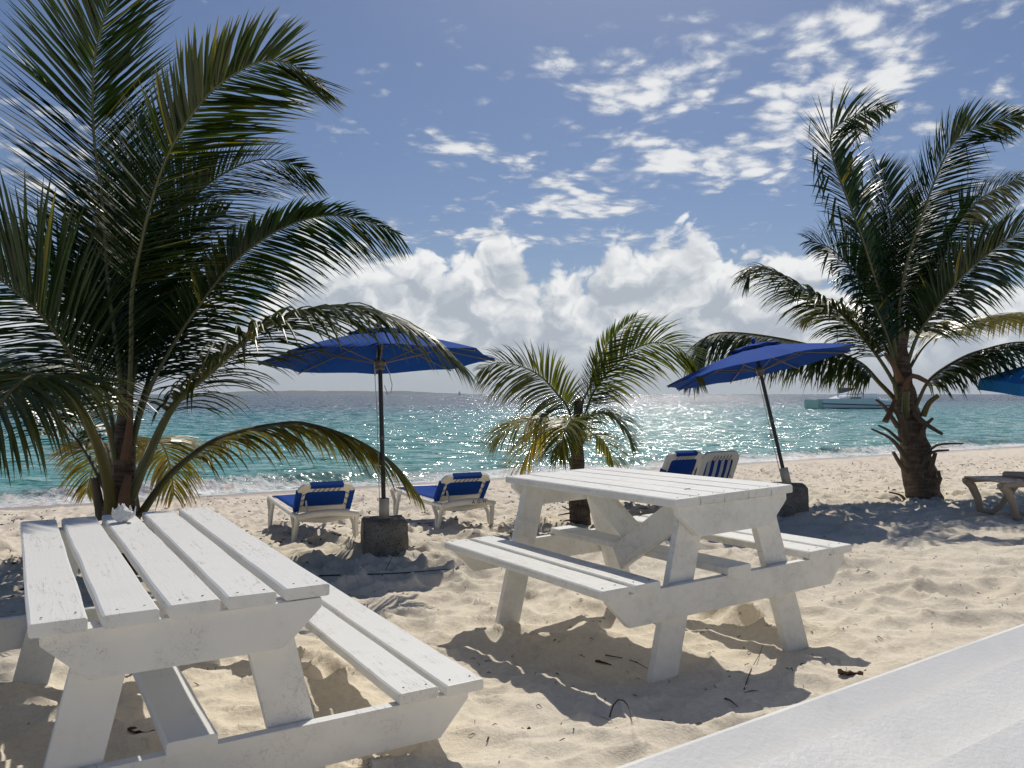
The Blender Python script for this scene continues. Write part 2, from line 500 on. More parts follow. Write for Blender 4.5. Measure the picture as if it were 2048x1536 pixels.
# white painted timber
def paint(name, tint=(.79, .79, .765), grime=.34, crack=1.0, moss=0.):
    m, t, p, o = mat(name)
    tc = t.new('ShaderNodeTexCoord'); oi = t.new('ShaderNodeObjectInfo')
    P = t.v('ADD', tc.outputs['Object'], t.v('SCALE', t.comb(1., 3.1, 1.7), None, t.m('MULTIPLY', oi.outputs['Random'], 40.)))
    gx, gy, gz = t.sep(P)
    gr = t.comb(t.m('MULTIPLY', gx, 60.), t.m('MULTIPLY', gy, 2.2), t.m('MULTIPLY', gz, 60.))
    g1 = t.noise(gr, 1.0, 5., .6, 1.2)
    g2 = t.noise(t.comb(t.m('MULTIPLY', gx, 22.), t.m('MULTIPLY', gy, 1.3), t.m('MULTIPLY', gz, 22.)), 1., 4., .6, 2.0)
    blot = t.noise(P, 3.5, 5., .6)
    dots = t.noise(P, 34., 4., .75)
    col = t.mix(t.step(blot, .35, .7), tint, tuple(q * .93 for q in tint))
    crk = t.m('MULTIPLY', t.m('SUBTRACT', 1.0, t.step(t.m('ABSOLUTE', t.m('SUBTRACT', g2, .5)), .0, .008)), t.step(blot, .47, .56))
    col = t.mix(t.m('MULTIPLY', crk, .75 * crack), col, (.16, .14, .12))
    spot = t.m('MULTIPLY', t.step(dots, .73, .78), grime)
    col = t.mix(spot, col, (.27, .24, .19))
    st = t.m('MULTIPLY', t.m('MULTIPLY', t.step(t.noise(P, 7., 6., .7), .56, .72), .35), grime)
    col = t.mix(st, col, (.55, .50, .40))
    if moss:
        mo = t.m('MULTIPLY', t.step(t.noise(P, 28., 5., .7), .45, .62), moss)
        col = t.mix(mo, col, (.40, .43, .33))
    # knots showing through the paint, and flaked patches
    kv = t.voro(t.v('MULTIPLY', P, (1.0, .55, 1.0)), 4.2, 'F1')
    knot = t.m('MULTIPLY', t.m('SUBTRACT', 1.0, t.step(t.m('ADD', kv, t.m('MULTIPLY', t.noise(P, 60., 2., .5), .035)), .035, .065)), grime)
    col = t.mix(t.m('MULTIPLY', knot, .55), col, (.36, .31, .24))
    flake = t.m('MULTIPLY', t.step(t.noise(gr, .55, 6., .75, .4), .69, .73), t.m('MULTIPLY', t.step(blot, .52, .62), grime))
    col = t.mix(t.m('MULTIPLY', flake, .8), col, (.47, .43, .36))
    t.put(p.inputs['Base Color'], col)
    t.put(p.inputs['Roughness'], t.step(blot, .2, .8, .38, .6))
    p.inputs['Specular IOR Level'].default_value = .4
    hh = t.m('ADD', t.m('MULTIPLY', g1, .6), t.m('MULTIPLY', dots, .35))
    hh = t.m('SUBTRACT', hh, t.m('MULTIPLY', t.m('ADD', crk, flake), 1.0))
    t.put(p.inputs['Normal'], t.bump(hh, .4, .004))
    return m
M_PAINT = paint('white painted timber')
M_PAINT_OLD = paint('weathered white timber', (.80, .795, .76), .8, .8, .12)
M_CAP = paint('thick white rail paint', (.74, .745, .72), .15, .0)
M_CAP_ROUGH = paint('stippled rail paint', (.80, .805, .80), .15, .0)
for m_, amp_ in ((M_CAP, .22), (M_CAP_ROUGH, .34)):        # thick brushed coats, stippled on the inner boards
    t = NT(m_.node_tree)
    p = next(n for n in t.n if n.type == 'BSDF_PRINCIPLED')
    tc = t.new('ShaderNodeTexCoord')
    st1 = t.noise(tc.outputs['Object'], 95., 4., .62); st2 = t.noise(tc.outputs['Object'], 8., 3., .5)
    t.put(p.inputs['Base Color'], t.mix(t.step(t.noise(tc.outputs['Object'], 5., 6., .7), .62, .72), (.84, .83, .79), (.76, .74, .69)))
    t.put(p.inputs['Normal'], t.bump(t.m('ADD', st1, t.m('MULTIPLY', st2, .6)), amp_, .006))
    t.put(p.inputs['Roughness'], t.step(st2, .3, .7, .32, .5))

M_NAIL = simple('rusty nail', (.12, .10, .09), .6)
M_PLASTIC = simple('cream moulded plastic', (.76, .73, .65), .42, .08, 9.)
M_TAN = simple('tan moulded plastic', (.45, .36, .26), .5, .1, 9.)
M_PVC = simple('cream sleeve pipe', (.60, .54, .42), .5, .1, 12.)
M_POLE = simple('dark bronze pole', (.022, .02, .018), .35, .5, 7.)
M_ALU = simple('brushed strut metal', (.13, .12, .105), .45, .15, 30.)
M_CORD = simple('pale cord', (.5, .47, .42), .8)
M_DARKCORD = simple('dark lacing cord', (.03, .035, .07), .8)
M_SHELL = simple('bleached shell', (.74, .72, .69), .55, .1, 30., .6)
M_STONE = simple('coral stone', (.46, .42, .36), .9, .25, 22., .9)
M_TWIG = simple('dry twig', (.055, .04, .028), .85, .3, 30., .4)
M_LEAFDRY = simple('dry brown leaf', (.085, .035, .022), .6, .3, 25., .3)
M_WEED = simple('dried seaweed', (.07, .05, .032), .9, .4, 15.)

# concrete full of holes
M_CONC, t, p, o = mat('pitted concrete')
tc = t.new('ShaderNodeTexCoord'); P = tc.outputs['Object']
n1 = t.noise(P, 6., 6., .65); n2 = t.noise(P, 60., 4., .7)
hole = t.m('SUBTRACT', 1.0, t.step(t.m('ADD', t.voro(P, 46., 'F1'), t.m('MULTIPLY', t.noise(P, 9., 3., .5), .5)), .40, .50))
cc = t.mix(t.step(n1, .3, .7), (.17, .155, .13), (.27, .25, .21))
cc = t.mix(t.step(n2, .5, .7), cc, (.13, .12, .10))
cc = t.mix(hole, cc, (.035, .032, .028))
t.put(p.inputs['Base Color'], cc); p.inputs['Roughness'].default_value = .95
hh = t.m('SUBTRACT', t.m('ADD', t.m('MULTIPLY', n1, .4), t.m('MULTIPLY', n2, .3)), hole)
t.put(p.inputs['Normal'], t.bump(hh, .9, .012))

def fabric(name, col, transl=.25, weave=420., stripe=None):
    m, t, p, o = mat(name)
    tc = t.new('ShaderNodeTexCoord'); P = tc.outputs['Object']
    n = t.noise(P, 5., 5., .6)
    a = tuple(q * .82 for q in col); b = tuple(q * 1.12 for q in col)
    c_ = t.mix(n, a, b)
    if stripe:
        x_, y_, z_ = t.sep(P)
        c_ = t.mix(t.step(t.m('FRACT', t.m('ADD', t.m('MULTIPLY', x_, stripe[1]), .25)), .49, .51), c_, stripe[0])
    t.put(p.inputs['Base Color'], c_)
    p.inputs['Roughness'].default_value = .75
    p.inputs['Specular IOR Level'].default_value = .04
    t.put(p.inputs['Normal'], t.bump(t.noise(P, weave, 1., .5), .15, .002))
    tr = t.new('ShaderNodeBsdfTranslucent'); t.put(tr.inputs[0], c_)
    ms = t.new('ShaderNodeMixShader'); ms.inputs[0].default_value = transl
    t.l.new(p.outputs[0], ms.inputs[1]); t.l.new(tr.outputs[0], ms.inputs[2]); t.l.new(ms.outputs[0], o.inputs[0])
    return m
M_CANVAS = fabric('royal blue canvas', (.009, .072, .37), .03)
M_CANVAS2 = fabric('bright azure canvas', (.035, .26, .62), .15)
M_MESH = fabric('blue sling mesh', (.012, .06, .30), .06)
M_STRIPE = fabric('blue and white striped sling', (.018, .06, .30), .12, 420., ((.55, .56, .55), 9.0))

# palm
def leafmat(name, greens, gloss=.33, tr=.22):
    m, t, p, o = mat(name)
    at_ = t.new('ShaderNodeAttribute'); at_.attribute_name = 'tint'
    r, g_, b = t.sep(at_.outputs['Vector'])
    c_ = t.mix(g_, greens[0], greens[1])
    c_ = t.mix(t.step(r, .0, .55), c_, greens[2])
    c_ = t.mix(t.step(r, .55, 1.), c_, greens[3])
    t.put(p.inputs['Base Color'], c_)
    p.inputs['Roughness'].default_value = gloss
    p.inputs['Specular IOR Level'].default_value = .55
    tr_ = t.new('ShaderNodeBsdfTranslucent')
    t.put(tr_.inputs[0], t.mix(1.0, c_, (1.9, 1.75, .8), 'MULTIPLY'))
    ms = t.new('ShaderNodeMixShader'); ms.inputs[0].default_value = tr
    t.l.new(p.outputs[0], ms.inputs[1]); t.l.new(tr_.outputs[0], ms.inputs[2]); t.l.new(ms.outputs[0], o.inputs[0])
    return m
M_LEAF = leafmat('coconut leaflet', ((.008, .027, .006), (.022, .056, .010), (.20, .19, .02), (.20, .10, .03)))
M_LEAF_YOUNG = leafmat('young coconut leaflet', ((.038, .068, .010), (.080, .115, .016), (.28, .25, .03), (.24, .12, .03)), .38, .42)
M_RACHIS = simple('green yellow leaf stalk', (.10, .105, .04), .45, .25, 6.)
M_RACHIS_OLD = simple('olive leaf stalk', (.125, .105, .028), .5, .3, 6.)
M_STUB = simple('dead leaf stub', (.10, .075, .05), .8, .35, 18., .5)
M_SHEATH = simple('brown leaf sheath', (.16, .085, .045), .8, .3, 25., .6)
M_TRUNK, t, p, o = mat('fibrous palm trunk')
tc = t.new('ShaderNodeTexCoord'); P = tc.outputs['Object']
x_, y_, z_ = t.sep(P)
ring = t.noise(t.comb(t.m('MULTIPLY', x_, 3.), t.m('MULTIPLY', y_, 3.), t.m('MULTIPLY', z_, 26.)), 1., 5., .65, .8)
fib = t.noise(t.comb(t.m('MULTIPLY', x_, 60.), t.m('MULTIPLY', y_, 60.), t.m('MULTIPLY', z_, 10.)), 1., 4., .6, .6)
cc = t.mix(t.step(ring, .35, .68), (.045, .032, .022), (.17, .125, .085))
cc = t.mix(t.step(fib, .5, .75), cc, (.24, .19, .14))
t.put(p.inputs['Base Color'], cc); p.inputs['Roughness'].default_value = .9
t.put(p.inputs['Normal'], t.bump(t.m('ADD', ring, t.m('MULTIPLY', fib, .5)), .9, .02))

M_HULL = simple('white boat gelcoat', (.85, .87, .88), .25, .03, 2.)
M_HULLGREEN = simple('pale green hull bow', (.52, .64, .55), .35, .05, 2.)
M_BOATDARK = simple('smoked boat glass', (.02, .025, .03), .15, .1, 2.)
M_NAVY = simple('navy stripe', (.015, .03, .06), .4, .1, 2.)
M_SAILCOVER = simple('grey sail cover', (.10, .115, .14), .8, .1, 2.)
M_SAIL = simple('white sail', (.7, .72, .74), .7, .05, 1.)
M_ISLAND = simple('scrub covered island', (.07, .085, .06), .95, .35, .02)

# ================================================================== THE PLACE
# ------------------------------------------------------------------ ground and sea
az_s = np.concatenate([np.linspace(-180, -42, 70)[:-1], np.linspace(-42, 42, 620), np.linspace(42, 180, 70)[1:]])
rad_s = np.concatenate([[.02, .4, .8], np.geomspace(1.1, 30, 640), np.geomspace(31, 420, 60)])
me = polar_mesh('sand', az_s, rad_s, sand_h, lambda x, y: (NX * x + NY * y) < 60)
tag(link('sand', me, M_SAND), kind='structure')

def sea_h(x, y):
    d = NX * x + NY * y; s = UX * x + UY * y
    r = np.hypot(x, y)
    fade = 1 - sst(r, 60, 260)
    near = sst(d, 19.0, 23.0)
    w = .075 * np.sin(d / 1.35 + 1.6 * fbm(s * .06, d * .08, 2) * 3) * (.5 + fbm(s * .09, d * .15, 2))
    w = w + .10 * fbm(s * .22, d * .42, 3) + .035 * fbm(s * .9, d * 1.5, 3)
    z = w * fade * near
    # the small breaker that runs up the beach
    c0 = 20.35 + .9 * fbm(s * .18, s * 0 + 3, 2)
    hgt = .17 + .22 * fbm(s * .13 + 5, s * 0 + 1, 2)
    u_ = d - c0
    br = np.clip(hgt, .02, .32) * np.exp(-(np.where(u_ < 0, u_ / .38, u_ / .95)) ** 2)
    lump = .13 * np.abs(fbm(s * 2.3, d * 2.3, 3)) + .06 * np.abs(fbm(s * 7, d * 7, 2))
    z = z + br + lump * np.exp(-(u_ / .8) ** 2) * sst(hgt, .02, .25)
    # thin sheet of swash
    z = z + .02 * (1 - sst(d, 19.2, 20.5)) + .01 * fbm(s * 3, d * 3, 2) * (1 - sst(d, 20, 22))
    return z
rad_w = np.concatenate([np.geomspace(8, 170, 700), np.geomspace(172, 16000, 90)])
me = polar_mesh('sea', az_s, rad_w, sea_h, lambda x, y: (NX * x + NY * y) > 17.2)
tag(link('sea', me, M_SEA), kind='structure')

# ------------------------------------------------------------------ far island and haze
def island(name, prof, y, depth, label):
    mb = MB(); n = len(prof)
    rows = []
    for k, (q, hq) in enumerate(((-.5, 0.), (-.35, .62), (-.1, .95), (.1, 1.), (.35, .6), (.5, 0.))):
        for (u, hh) in prof:
            xw = (u - 1024) / F * y
            jit = mnoise.noise(Vector((u * .05, q * 3, 1.))) * .12
            rows.append((xw, y + q * depth, -4 + (hh / F * y + 4) * max(0., hq + (jit if hq else 0))))
    for i in range(5):
        for j in range(n - 1):
            mb.add([rows[i * n + j], rows[i * n + j + 1], rows[(i + 1) * n + j + 1], rows[(i + 1) * n + j]], [(0, 1, 2, 3)], True)
    o_ = mb.build(name, M_ISLAND)
    bm = bmesh.new(); bm.from_mesh(o_.data); bmesh.ops.remove_doubles(bm, verts=bm.verts, dist=.01); bm.to_mesh(o_.data); bm.free()
    for p_ in o_.data.polygons: p_.use_smooth = True
    return tag(o_, label, None, None, 'structure')
us = list(range(430, 931, 10))
prof = []
for u in us:
    e_ = max(0., min(1, (u - 430) / 60)) * max(0., min(1, (930 - u) / 130))
    prof.append((u, 1 + (5.0 + 3.5 * mnoise.noise(Vector((u * .012, 3.3, 0))) + 1.2 * mnoise.noise(Vector((u * .06, 1.3, 0)))) * e_))
island('hills', prof, 7600, 1500, 'low hazy island far across the water behind the left parasol')
prof = [(u, 1 + (7 + 5 * mnoise.noise(Vector((u * .015, 8.3, 0)))) * min(1, (220 - u) / 120)) for u in range(-500, 221, 12)]
island('hills', prof, 7900, 1500, 'low hazy island far off at the left edge')

mb = MB(); mb.box((0, 4900, 130), (20000, 10800, 500))
mb.v = [(x, y, (-9.0 if z < 0 else 230.0)) for x, y, z in mb.v]
M_HAZE = bpy.data.materials.new('sea air'); M_HAZE.use_nodes = True
t = NT(M_HAZE.node_tree); t.n.clear()
o = t.new('ShaderNodeOutputMaterial'); vp = t.new('ShaderNodeVolumePrincipled')
vp.inputs['Color'].default_value = (.86, .92, 1, 1); vp.inputs['Density'].default_value = 6e-5; vp.inputs['Anisotropy'].default_value = .2
t.l.new(vp.outputs[0], o.inputs['Volume'])
USE_HAZE = True
if USE_HAZE: mb.build('haze', M_HAZE, kind='stuff')

# ------------------------------------------------------------------ picnic tables
def rot3(yaw, a, b):
    return (Matrix.Rotation(math.radians(yaw), 4, 'Z') @ Matrix.Rotation(math.radians(a), 4, 'X') @ Matrix.Rotation(math.radians(b), 4, 'Y'))

def board_mesh(L, w, t_, seed, wob=.0016, segs=12):
    """timber board along local y with eased, slightly uneven edges"""
    r = random.Random(seed); e = .005
    hw, ht = w / 2, t_ / 2
    prof = [(-hw, -ht + e), (-hw + e, -ht), (hw - e, -ht), (hw, -ht + e), (hw, ht - e), (hw - e * 1.2, ht), (-hw + e * 1.2, ht), (-hw, ht - e)]
    vs = []; fs = []; n = 8
    ph = r.random() * 50
    ys = [-L / 2, -L / 2 + .003] + [-L / 2 + L * k / segs for k in range(1, segs)] + [L / 2 - .003, L / 2]
    for k, y in enumerate(ys):
        a = mnoise.noise(Vector((y * 4 + ph, 1.5, 0))) * wob * 2 + (r.random() - .5) * wob
        b = mnoise.noise(Vector((y * 4 + ph, 7.5, 0))) * wob * 2 + (r.random() - .5) * wob
        c_ = mnoise.noise(Vector((y * 2.5 + ph, 3.5, 0))) * wob
        sh = .985 if k in (0, len(ys) - 1) else 1
        for x, z in prof:
            vs.append((x * sh + (a if x < 0 else b), y, z * (.95 if sh < 1 else 1) + c_))
    for i in range(len(ys) - 1):
        for j in range(n):
            fs.append((i * n + j, i * n + (j + 1) % n, (i + 1) * n + (j + 1) % n, (i + 1) * n + j))
    fs.append(tuple(range(n - 1, -1, -1))); fs.append(tuple((len(ys) - 1) * n + j for j in range(n)))
    me = bpy.data.meshes.new('board'); me.from_pydata(vs, [], [f[::-1] for f in fs]); me.update()
    return me

def picnic_table(pos, yaw, a, b, L, gap, drop, off, gb, mtl, label, braces, jit, seed, HT=.80, footx=.41):
    PW, TH = .14, .038
    R = rot3(yaw, a, b)
    M = Matrix.Translation(Vector(pos) + Vector((0, 0, CZ))) @ R @ Matrix.Translation((0, 0, -HT))
    root = empty('picnic_table', M, label, 'picnic table')
    r = random.Random(seed)
    W = 5 * PW + 4 * gap
    T = Matrix.Translation
    nails = MB()
    def nail(x, y, z):
        nails.lathe([(.0035, 0.), (.0035, .0012)], 7, (x, y, z))
    for i in range(5):
        x = -W / 2 + PW / 2 + i * (PW + gap)
        dy, dx, rz = jit[i]
        link('table_plank', board_mesh(L, PW, TH, seed * 10 + i), mtl, root,
             T((x + dx, dy, HT - TH / 2 + (r.random() - .5) * .004)) @ Matrix.Rotation(rz, 4, 'Z') @ Matrix.Rotation((r.random() - .5) * .02, 4, 'Y'))
        for e in (-1, 1):
            for q in (-.035, .04):
                nail(x + dx + q + r.uniform(-.012, .012), dy + e * (L / 2 - .045 + r.uniform(-.012, .012)), HT + .0018)
    hb = HT - drop
    for sgn in (-1, 1):
        for k in range(2):
            x = sgn * (W / 2 + off + PW / 2 + k * (PW + gb))
            link('bench_plank', board_mesh(L, PW, TH, seed * 10 + 5 + k + sgn), mtl, root, T((x, r.uniform(-.008, .008), hb - TH / 2)))
            for e in (-1, 1):
                for q in (-.035, .04):
                    nail(x + q, e * (L / 2 - .045 + r.uniform(-.01, .01)), hb + .001)
    bw = W / 2 + off + 2 * PW + gb
    for e in (-1, 1):
        y0, y1 = e * (L / 2 - .015), e * (L / 2 - .053)
        ya, yb = min(y0, y1), max(y0, y1)
        zt = HT - TH - .001; zb = zt - .14
        xe = W / 2 - .028
        mb = MB().prism([(-xe, zt), (-xe, zt - .03), (-xe + .115, zb), (xe - .115, zb), (xe, zt - .03), (xe, zt)], ya, yb)
        mb.build('table_beam', mtl, root, bevel=.003)
        zt = hb - TH - .001; zb = zt - .14; xe = bw - .045
        mb = MB().prism([(-xe, zt), (-xe, zt - .025), (-xe + .105, zb), (xe - .105, zb), (xe, zt - .025), (xe, zt)], ya, yb)
        mb.build('bench_beam', mtl, root, bevel=.003)
        for sgn in (-1, 1):
            top_ = Vector((sgn * .205, 0, HT - TH - .002)); bot = Vector((sgn * footx, 0, -.10))
            ly = e * (L / 2 - .053 - .0215)
            dirx = (bot - top_).normalized()
            # parallelogram leg, cut level under the top
            wx = .14 / abs(dirx.z) / 2
            mb = MB().prism([(top_.x - wx, top_.z), (bot.x - wx, bot.z), (bot.x + wx, bot.z), (top_.x + wx, top_.z)], ly - .019, ly + .019)
            mb.build('leg', mtl, root, bevel=.003)
    link('stretcher', board_mesh(L - .01, PW, TH, seed * 10 + 9), mtl, root, T((0, -.004, hb - TH / 2)))
    if braces:
        for e, pa, pb in ((1, Vector((.03, .44, HT - .055)), Vector((.03, -.02, HT - .345))), (-1, Vector((-.091, -.55, HT - .05)), Vector((-.091, .035, HT - .40)))):
            dv = pb - pa; yv = dv.normalized(); xv = Vector((1, 0, 0)); zv = xv.cross(yv)
            # the board stands on edge: its width lies in the vertical plane
            Rm = Matrix(((zv.x, yv.x, -xv.x), (zv.y, yv.y, -xv.y), (zv.z, yv.z, -xv.z))).to_4x4()
            link('brace', board_mesh(dv.length, .135, TH, seed * 10 + 20 + e), mtl, root, T((pa + pb) / 2) @ Rm)
    nails.build('nail_heads', M_NAIL, root, kind='stuff')
    return root

j1 = [(-.012, 0, .000), (-.03, .000, .006), (.0, 0, .004), (.0, .0, -.004), (.012, 0, -.004)]
T1 = picnic_table((-1.389, 3.145, -.581), 31.28, .515, -.195, 1.875, .028, .384, .227, .024, M_PAINT,
             'long white picnic table at the left with a shell on its top', False, j1, 3, HT=.80)
j2 = [(0, 0, 0)] * 5
T2 = picnic_table((.646, 4.38, -.457), 30.1, -1.06, -1.9, 1.481, .007, .332, .101, .028, M_PAINT_OLD,
             'short white picnic table with crossed braces beside the small middle palm', True, j2, 5, HT=.80, footx=.45)

# ------------------------------------------------------------------ foreground wall with a boarded cap
def at_h(u, v, z):
    y = F * (CZ - z) / (v - HOR); return at(u, v, y)
zc = CZ - .55
pa = at_h(1176, 1536, zc); pb = at_h(2048, 1236, zc)
dv = (pb - pa).normalized(); ang = math.atan2(dv.y, dv.x)
Mw = Matrix.Translation((*((pa + pb) / 2).xy, 0)) @ Matrix.Rotation(ang, 4, 'Z')
wl = empty('low_wall', Mw, 'thick white painted low wall capped with boards in the near right corner', 'low wall')
off_y = 0.
LW = 5.4
for k, wdt in enumerate((.125, .15, .15)):
    mb = MB()
    e = .016 if k == 0 else .004
    hw = wdt / 2
    z0, z1 = zc - .045, zc
    pr = [(-hw, z0), (hw, z0)]
    if k == 0:
        pr += [(hw, z1 - .022), (hw - .004, z1 - .010), (hw - .012, z1 - .003), (hw - .024, z1)]
    else:
        pr += [(hw, z1 - .0012), (hw - .0012, z1)]
    [(-hw + .0012, z1), (-hw, z1 - .0012)]
    o_ = MB().prism([(a_, b_) for a_, b_ in pr], -LW / 2, LW / 2, 'x').build('cap_board', M_CAP if k == 0 else M_CAP_ROUGH, wl,
        Matrix.Translation((.6, off_y - hw, -.0025 * (k % 2))))
    off_y -= wdt + .0026
MB().box((.6, -.21, zc - .045 - .45), (LW - .05, .36, .9)).build('wall_core', M_PAINT_OLD, wl, bevel=.004)

# ------------------------------------------------------------------ parasols
def parasol(base, tilt_M, R, label, mtl, pole_h, rim_drop, rot0, vent=True):
    """pole base at 'base'; canopy is an octagon of radius R"""
    root = empty('parasol', Matrix.Translation(base) @ tilt_M, label, 'parasol')
    MB().tube([(0, 0, -.25), (0, 0, pole_h * .55), (0, 0, pole_h)], .021, 12).build('pole', M_POLE, root)
    MB().lathe([(.024, .72), (.024, .78)], 12).build('pole_joint', M_ALU, root)
    zt = pole_h - .02
    n = 8
    def cone(r0, z0, r1, z1, sag, name, th=.004):
        mb = MB()
        vs = []; K = 5; S_ = 4
        tot = n * S_
        for layer in (0, 1):
            for k in range(K + 1):
                q = k / K
                for j in range(tot):
                    a = 2 * math.pi * j / tot + rot0
                    ph = (j % S_) / S_
                    # flat panels between ribs, drawn in a little at the hem
                    rr = math.cos(math.pi / n) / math.cos((ph - .5) * 2 * math.pi / n)
                    rad = (r0 + (r1 - r0) * q) * rr * (1 - .035 * math.sin(math.pi * ph) * q ** 4)
                    z = z0 + (z1 - z0) * q - sag * math.sin(math.pi * q) * .4 + .006 * math.sin(2 * math.pi * ph) * q - .012 * math.sin(math.pi * ph) * math.sin(math.pi * q)
                    vs.append((rad * math.cos(a), rad * math.sin(a), z - layer * th))
        fs = []
        N = (K + 1) * tot
        for k in range(K):
            for j in range(tot):
                a_, b_, c_, d_ = k * tot + j, k * tot + (j + 1) % tot, (k + 1) * tot + (j + 1) % tot, (k + 1) * tot + j
                fs.append((a_, b_, c_, d_)[::-1]); fs.append((a_ + N, b_ + N, c_ + N, d_ + N))
        for j in range(tot):
            fs.append((K * tot + j, K * tot + (j + 1) % tot, K * tot + (j + 1) % tot + N, K * tot + j + N))
        mb.add(vs, fs, False)
        return mb.build(name, mtl, root)
    rv = R * .24
    cone(rv * .8, zt - rim_drop * .17, R, zt - rim_drop, -.03, 'canopy')
    if vent:
        cone(.02, zt + .02, rv * 1.12, zt - rim_drop * .17 + .02, -.02, 'vent_cap')
    MB().lathe([(.012, 0), (.022, .01), (.028, .03), (.02, .055), (.006, .065)], 10, (0, 0, zt + .02)).build('finial', mtl, root)
    zh = zt - rim_drop - .02
    MB().lathe([(.026, -.07), (.045, -.06), (.045, -.045), (.036, -.035), (.052, -.02), (.056, .01), (.046, .03), (.026, .035)], 14, (0, 0, zh)).build('runner_hub', M_ALU, root)
    MB().lathe([(.026, -.02), (.04, -.015), (.04, .015), (.026, .02)], 14, (0, 0, zt - .05)).build('top_hub', M_ALU, root)
    for j in range(n):
        a = 2 * math.pi * j / n + rot0
        ca, sa = math.cos(a), math.sin(a)
        z_in, z_out = zt - .05, zt - rim_drop - .012
        def rib(q): return (ca * R * q, sa * R * q, z_in + (z_out - z_in) * q - .012)
        MB().tube([rib(.03), rib(.5), rib(.985)], .0075, 5).build('rib', M_ALU, root)
        MB().tube([(ca * .05, sa * .05, zh), rib(.52)], .0065, 5).build('strut', M_ALU, root)
    return root, zh

def conc_block(u, v_top, v_bot, wpx, y, label, yaw, sleeve_h, tilt=None):
    c_ = at(u, v_bot, y); top_ = at(u, v_top, y).z
    w = .40
    z0 = c_.z - .10
    root = empty('concrete_block', Matrix.Translation((c_.x, c_.y + w / 2, z0)) @ Matrix.Rotation(math.radians(yaw), 4, 'Z'), label, 'concrete block')
    hgt = top_ - z0
    # lumpy cast block
    bm = bmesh.new(); bmesh.ops.create_cube(bm, size=1.0)
    for v_ in bm.verts: v_.co = Vector((v_.co.x * w, v_.co.y * w, (v_.co.z + .5) * hgt))
    bmesh.ops.bevel(bm, geom=list(bm.edges), offset=.012, segments=2, affect='EDGES')
    bmesh.ops.subdivide_edges(bm, edges=bm.edges, cuts=7, use_grid_fill=True)
    for v_ in bm.verts:
        n_ = mnoise.fractal(v_.co * 9 + Vector((u, 0, 0)), .8, 2, 4)
        v_.co += v_.co.normalized() * n_ * .011
        taper = 1 + .07 * (1 - v_.co.z / hgt)
        v_.co.x *= taper; v_.co.y *= taper
    me = bpy.data.meshes.new('block'); bm.to_mesh(me); bm.free()
    link('cast_body', me, M_CONC, root)
    Mt = Matrix.Translation((0, 0, hgt - .01))
    if tilt is not None: Mt = Mt @ Matrix.Rotation(math.radians(-yaw), 4, 'Z') @ tilt
    MB().lathe([(.048, 0), (.048, sleeve_h), (.040, sleeve_h), (.040, sleeve_h - .02)], 18).build('sleeve_pipe', M_PVC, root, Mt)
    return root, Vector((c_.x, c_.y + w / 2, top_))

tl1 = Matrix.Rotation(math.radians(-2.4), 4, 'Y') @ Matrix.Rotation(math.radians(-4.6), 4, 'X')
b1, top1 = conc_block(762, 1043, 1118, 100, 7.55, 'pitted concrete block under the left blue parasol', 14, .20)
par1, zh1 = parasol(top1 + Vector((.0, 0, .01)), tl1, 1.13, 'royal blue octagonal parasol half behind the big left palm', M_CANVAS, 1.80, .30, math.radians(12))
tl2 = Matrix.Rotation(math.radians(-11.0), 4, 'Y') @ Matrix.Rotation(math.radians(-6.5), 4, 'X')
b2, top2 = conc_block(1586, 972, 1040, 64, 9.3, 'pitted concrete block behind the corner of the short picnic table', -12, .20, tl2)
par2, zh2 = parasol(top2 + Vector((-.01, 0, .0)), tl2, 1.13, 'royal blue parasol with leaning pole in front of the right palm', M_CANVAS, 1.67, .28, math.radians(4))
# the cords tied along the poles
def cord(root, pts, r_=.004): MB().tube(pts, r_, 5).build('cord', M_CORD, root)
cord(par1, [(.05, -.03, zh1), (.09, -.03, zh1 - .10), (.115, -.03, zh1 - .22), (.10, -.03, zh1 - .30), (.07, -.03, zh1 - .31), (.04, -.028, zh1 - .22)])
cord(par1, [(-.05, -.03, zh1 + .02), (-.035, -.03, zh1 - .5), (-.035, -.03, .10)], .0035)
cord(par2, [(-.05, -.03, zh2), (-.05, -.03, zh2 - .5), (-.055, -.03, .60), (-.05, -.03, .0)], .0045)
MB().lathe([(.006, -.02), (.014, -.008), (.014, .008), (.006, .02)], 8, (-.056, -.03, .58)).build('cord_toggle', M_CORD, par2)
# third parasol at the right edge, with a hanging valance
p3 = Vector((7.56, 10.9, 0)); p3.z = sand(7.56, 10.9)
par3, zh3 = parasol(p3, Matrix.Rotation(math.radians(2), 4, 'Y') @ Matrix.Rotation(math.radians(5), 4, 'X'), 1.32, 'bright azure parasol with a hanging valance at the right edge', M_CANVAS2, 2.06, .50, math.radians(20), False)
mb = MB(); zr = 2.04 - .50
for j in range(8):
    for k in range(4):
        a0 = 2 * math.pi * (j + k / 4) / 8 + math.radians(20); a1 = 2 * math.pi * (j + (k + 1) / 4) / 8 + math.radians(20)
        def rr(ph): return 1.325 * math.cos(math.pi / 8) / math.cos((ph - .5) * 2 * math.pi / 8) * (1 - .035 * math.sin(math.pi * ph))
        r0, r1 = rr(k / 4), rr((k + 1) / 4)
        h0, h1 = .15, .15
        A = [(r0 * math.cos(a0), r0 * math.sin(a0), zr), (r1 * math.cos(a1), r1 * math.sin(a1), zr), (r1 * 1.01 * math.cos(a1), r1 * 1.01 * math.sin(a1), zr - h1), (r0 * 1.01 * math.cos(a0), r0 * 1.01 * math.sin(a0), zr - h0)]
        B = [(x * .997, y * .997, z) for x, y, z in A]
        mb.add(A + B, [(0, 1, 2, 3), (7, 6, 5, 4), (3, 2, 6, 7)])
mb.build('valance', M_CANVAS2, par3)

